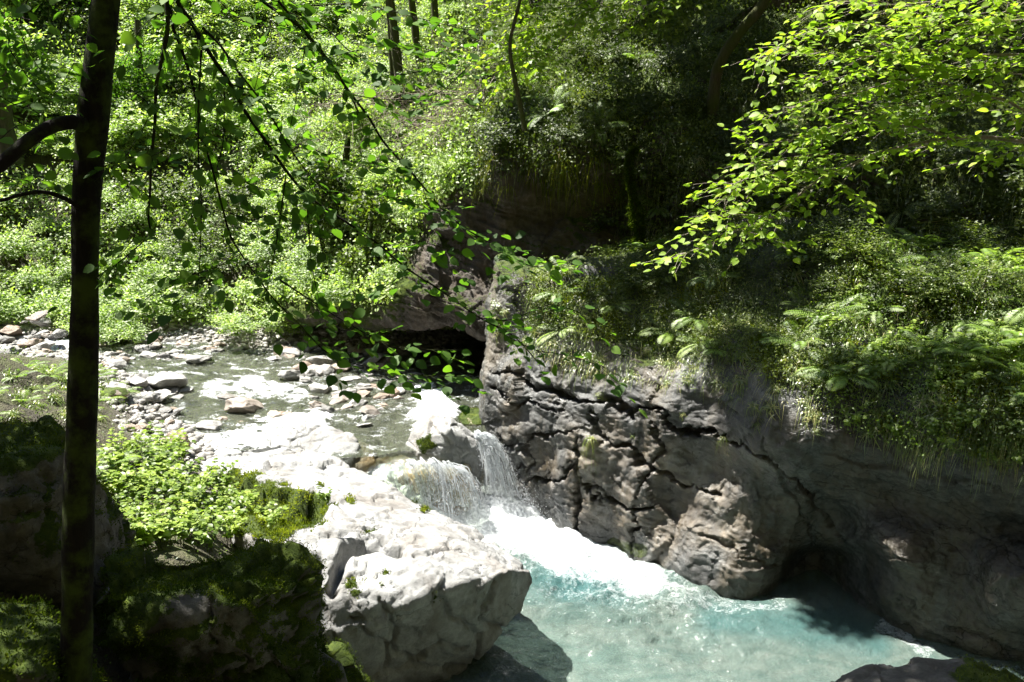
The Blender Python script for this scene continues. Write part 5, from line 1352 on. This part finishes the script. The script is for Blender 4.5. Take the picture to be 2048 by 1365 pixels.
SHADE_SPOTS = [(1850, 1350, 6.2, .8), (1980, 1350, 6.0, .7), (1720, 1370, 6.2, .4), (1640, 1080, 10.2, .6), (1900, 1000, 9.2, .35), (2100, 1150, 8.6, .8), (1930, 1220, 9.0, .45), (1680, 1240, 9.6, .5), (1570, 940, 10.1, .5),
      (1300, 580, 12.4, .6), (1430, 560, 12.4, .9), (1580, 600, 11.6, .7), (1560, 520, 12.2, .9), (1380, 500, 13.2, .8), (1700, 520, 12.2, .7), (1860, 500, 12, .7), (1520, 760, 10.6, .6), (1220, 620, 12.4, .5), (1340, 420, 14.5, .9), (1500, 330, 14.2, .8), (1560, 480, 13.9, 1.0), (1760, 470, 13.0, .6), (1980, 470, 12.3, .6),
      (1450, 120, 16.4, 1.2), (1380, 20, 18, 1.2), (1560, 140, 16, 1.0), (1300, 250, 15.4, .6), (1750, 330, 13.8, .8), (2000, 300, 13.2, .9), (1750, 100, 15.8, 1.1), (2000, 100, 15, 1.1), (1150, 420, 15.5, .7), (1480, 220, 15.2, .9)]
for a, b, Y, q in SHADE_SPOTS:  # unseen leaf blobs and limbs, added up-sun to shade chosen spots
    p = P(a, b, Y); t = max((11.2 - p[2]) / SUN[2], 5.5); c = p + SUN * t
    crown_blob(cr, c - l0, (q, q, q * .5), int(2400 * q * q), .11)
    t_ = np.linspace(0, 1, 8)[:, None]; lm.tube((top_ * (1 - t_) + c * t_ + np.array([0, 0, .3]) * np.sin(t_ * 3.14)) - l0, .035, .01, 5)
crown_blob(cr, P(1380, -20, 14.6) - l0, (.75, .6, .5), 900); crown_blob(cr, P(1320, 60, 14.6) - l0, (.5, .5, .3), 500)
obj('crown', cr.mesh('crown', M['cliff_leaf']), lt); obj('branch', lm.mesh('branch', M['bark_brown']), lt)  # most of this crown is the added shade canopy
slope_tree([(1285, 520), (1275, 440), (1262, 370), (1258, 320), (1270, 300)], 14.2, .03, .05, [], 'dead moss-wrapped stump column on the dark cliff face')
stump = [o for o in COL.objects if o.get('label', '').startswith('dead moss-wrapped')][0]
mb = MB(); q = px_path([(1285, 520), (1275, 440), (1262, 370), (1258, 320), (1270, 300)], 14.2, 14.2, 200) - np.array(stump.location)
i = rng.integers(0, 200, 9000); n_ = rdir(9000); mb.leaves(T_q(.2, 0, .1), q[i] + n_ * rng.uniform(.05, .13, (9000, 1)) * (1 + 1.6 * np.clip(noise(q[i] * 2.6, 4), -.4, 1))[:, None], n_ + [0, 0, -.4], rdir(9000), .05, np.clip(.4 + rng.normal(size=9000) * .2, 0, 1))
obj('moss', mb.mesh('moss', M['moss']), stump)

# bare grey brushwood left of the dark face
def brush(label, spots, Y, n, L):
    e = empty('dead_shrub', P(*spots[0], Y), label, 'shrub'); e0 = np.array(e.location); mb = MB()
    for k in range(n):
        s = spots[k % len(spots)]; p = P(s[0] + rng.normal() * 22, s[1] + rng.normal() * 12, Y + rng.normal() * .3) - e0
        d = norm(np.array([-1.0, -.4, .2]) + rng.normal(size=3) * .6); l = L * rng.uniform(.5, 1.3); t = np.linspace(0, 1, 8)[:, None]
        pts = p + d * l * t + rng.normal(size=3) * .25 * np.sin(t * 4) + np.array([0, 0, -.35]) * l * t ** 2
        mb.tube(pts, .009, .002, 3)
        for j in range(3):
            b = pts[int(rng.integers(2, 7))]; d2 = norm(d + rng.normal(size=3) * .7); mb.tube(b + d2 * l * .4 * t, .004, .0015, 3)
    obj('twigs', mb.mesh('twigs', M['twig']), e)
brush('tangle of bare grey twigs left of the dark cliff face', [(960, 195), (900, 230), (850, 250), (980, 240)], 17.4, 90, 1.3)
brush('bare grey brushwood on the slope below the upright trunks', [(800, 200), (740, 230), (880, 190)], 19.6, 60, 1.5)
brush('dry pale brush on the slope at the upper left edge', [(30, 100), (60, 160), (20, 60)], 26, 60, 2.0)

# ------------------------------------------------------------ light, sky, camera
w = bpy.data.worlds.new('World'); sc.world = w; w.use_nodes = True
nt = w.node_tree; nt.nodes.clear()
sky = nt.nodes.new('ShaderNodeTexSky'); sky.sky_type = 'NISHITA'; sky.sun_disc = False
el = math.asin(SUN[2]); az = math.atan2(SUN[0], SUN[1])
sky.sun_elevation = el; sky.sun_rotation = az
bg = nt.nodes.new('ShaderNodeBackground'); bg.inputs[1].default_value = .05
ow = nt.nodes.new('ShaderNodeOutputWorld'); nt.links.new(sky.outputs[0], bg.inputs[0]); nt.links.new(bg.outputs[0], ow.inputs[0])
ld = bpy.data.lights.new('sun', 'SUN'); ld.energy = 5.0; ld.angle = math.radians(.5); ld.color = (1, .96, .88)
lo = bpy.data.objects.new('sun', ld); COL.objects.link(lo)
lo.rotation_euler = Vector(SUN).to_track_quat('Z', 'Y').to_euler(); lo.location = (-8, 5, 20)

cd = bpy.data.cameras.new('camera'); co = bpy.data.objects.new('camera', cd); COL.objects.link(co)
cd.lens = 30; cd.sensor_width = 36; cd.clip_end = 500; cd.clip_start = .05
co.location = (0, 0, CAMZ); co.rotation_euler = (math.pi / 2 - PITCH, 0, 0)
sc.camera = co
sc.view_settings.view_transform = 'Standard'; sc.view_settings.look = 'None'; sc.view_settings.exposure = 1.9; sc.view_settings.gamma = 1
sc.render.engine = 'CYCLES'
cy = sc.cycles; cy.max_bounces = 4; cy.diffuse_bounces = 1; cy.glossy_bounces = 2; cy.transmission_bounces = 3; cy.transparent_max_bounces = 10
cy.use_denoising = True; cy.use_adaptive_sampling = True; cy.adaptive_threshold = .04; cy.sample_clamp_indirect = 4; cy.caustics_reflective = False; cy.caustics_refractive = False
try: cy.denoiser = 'OPENIMAGEDENOISE'
except Exception: pass
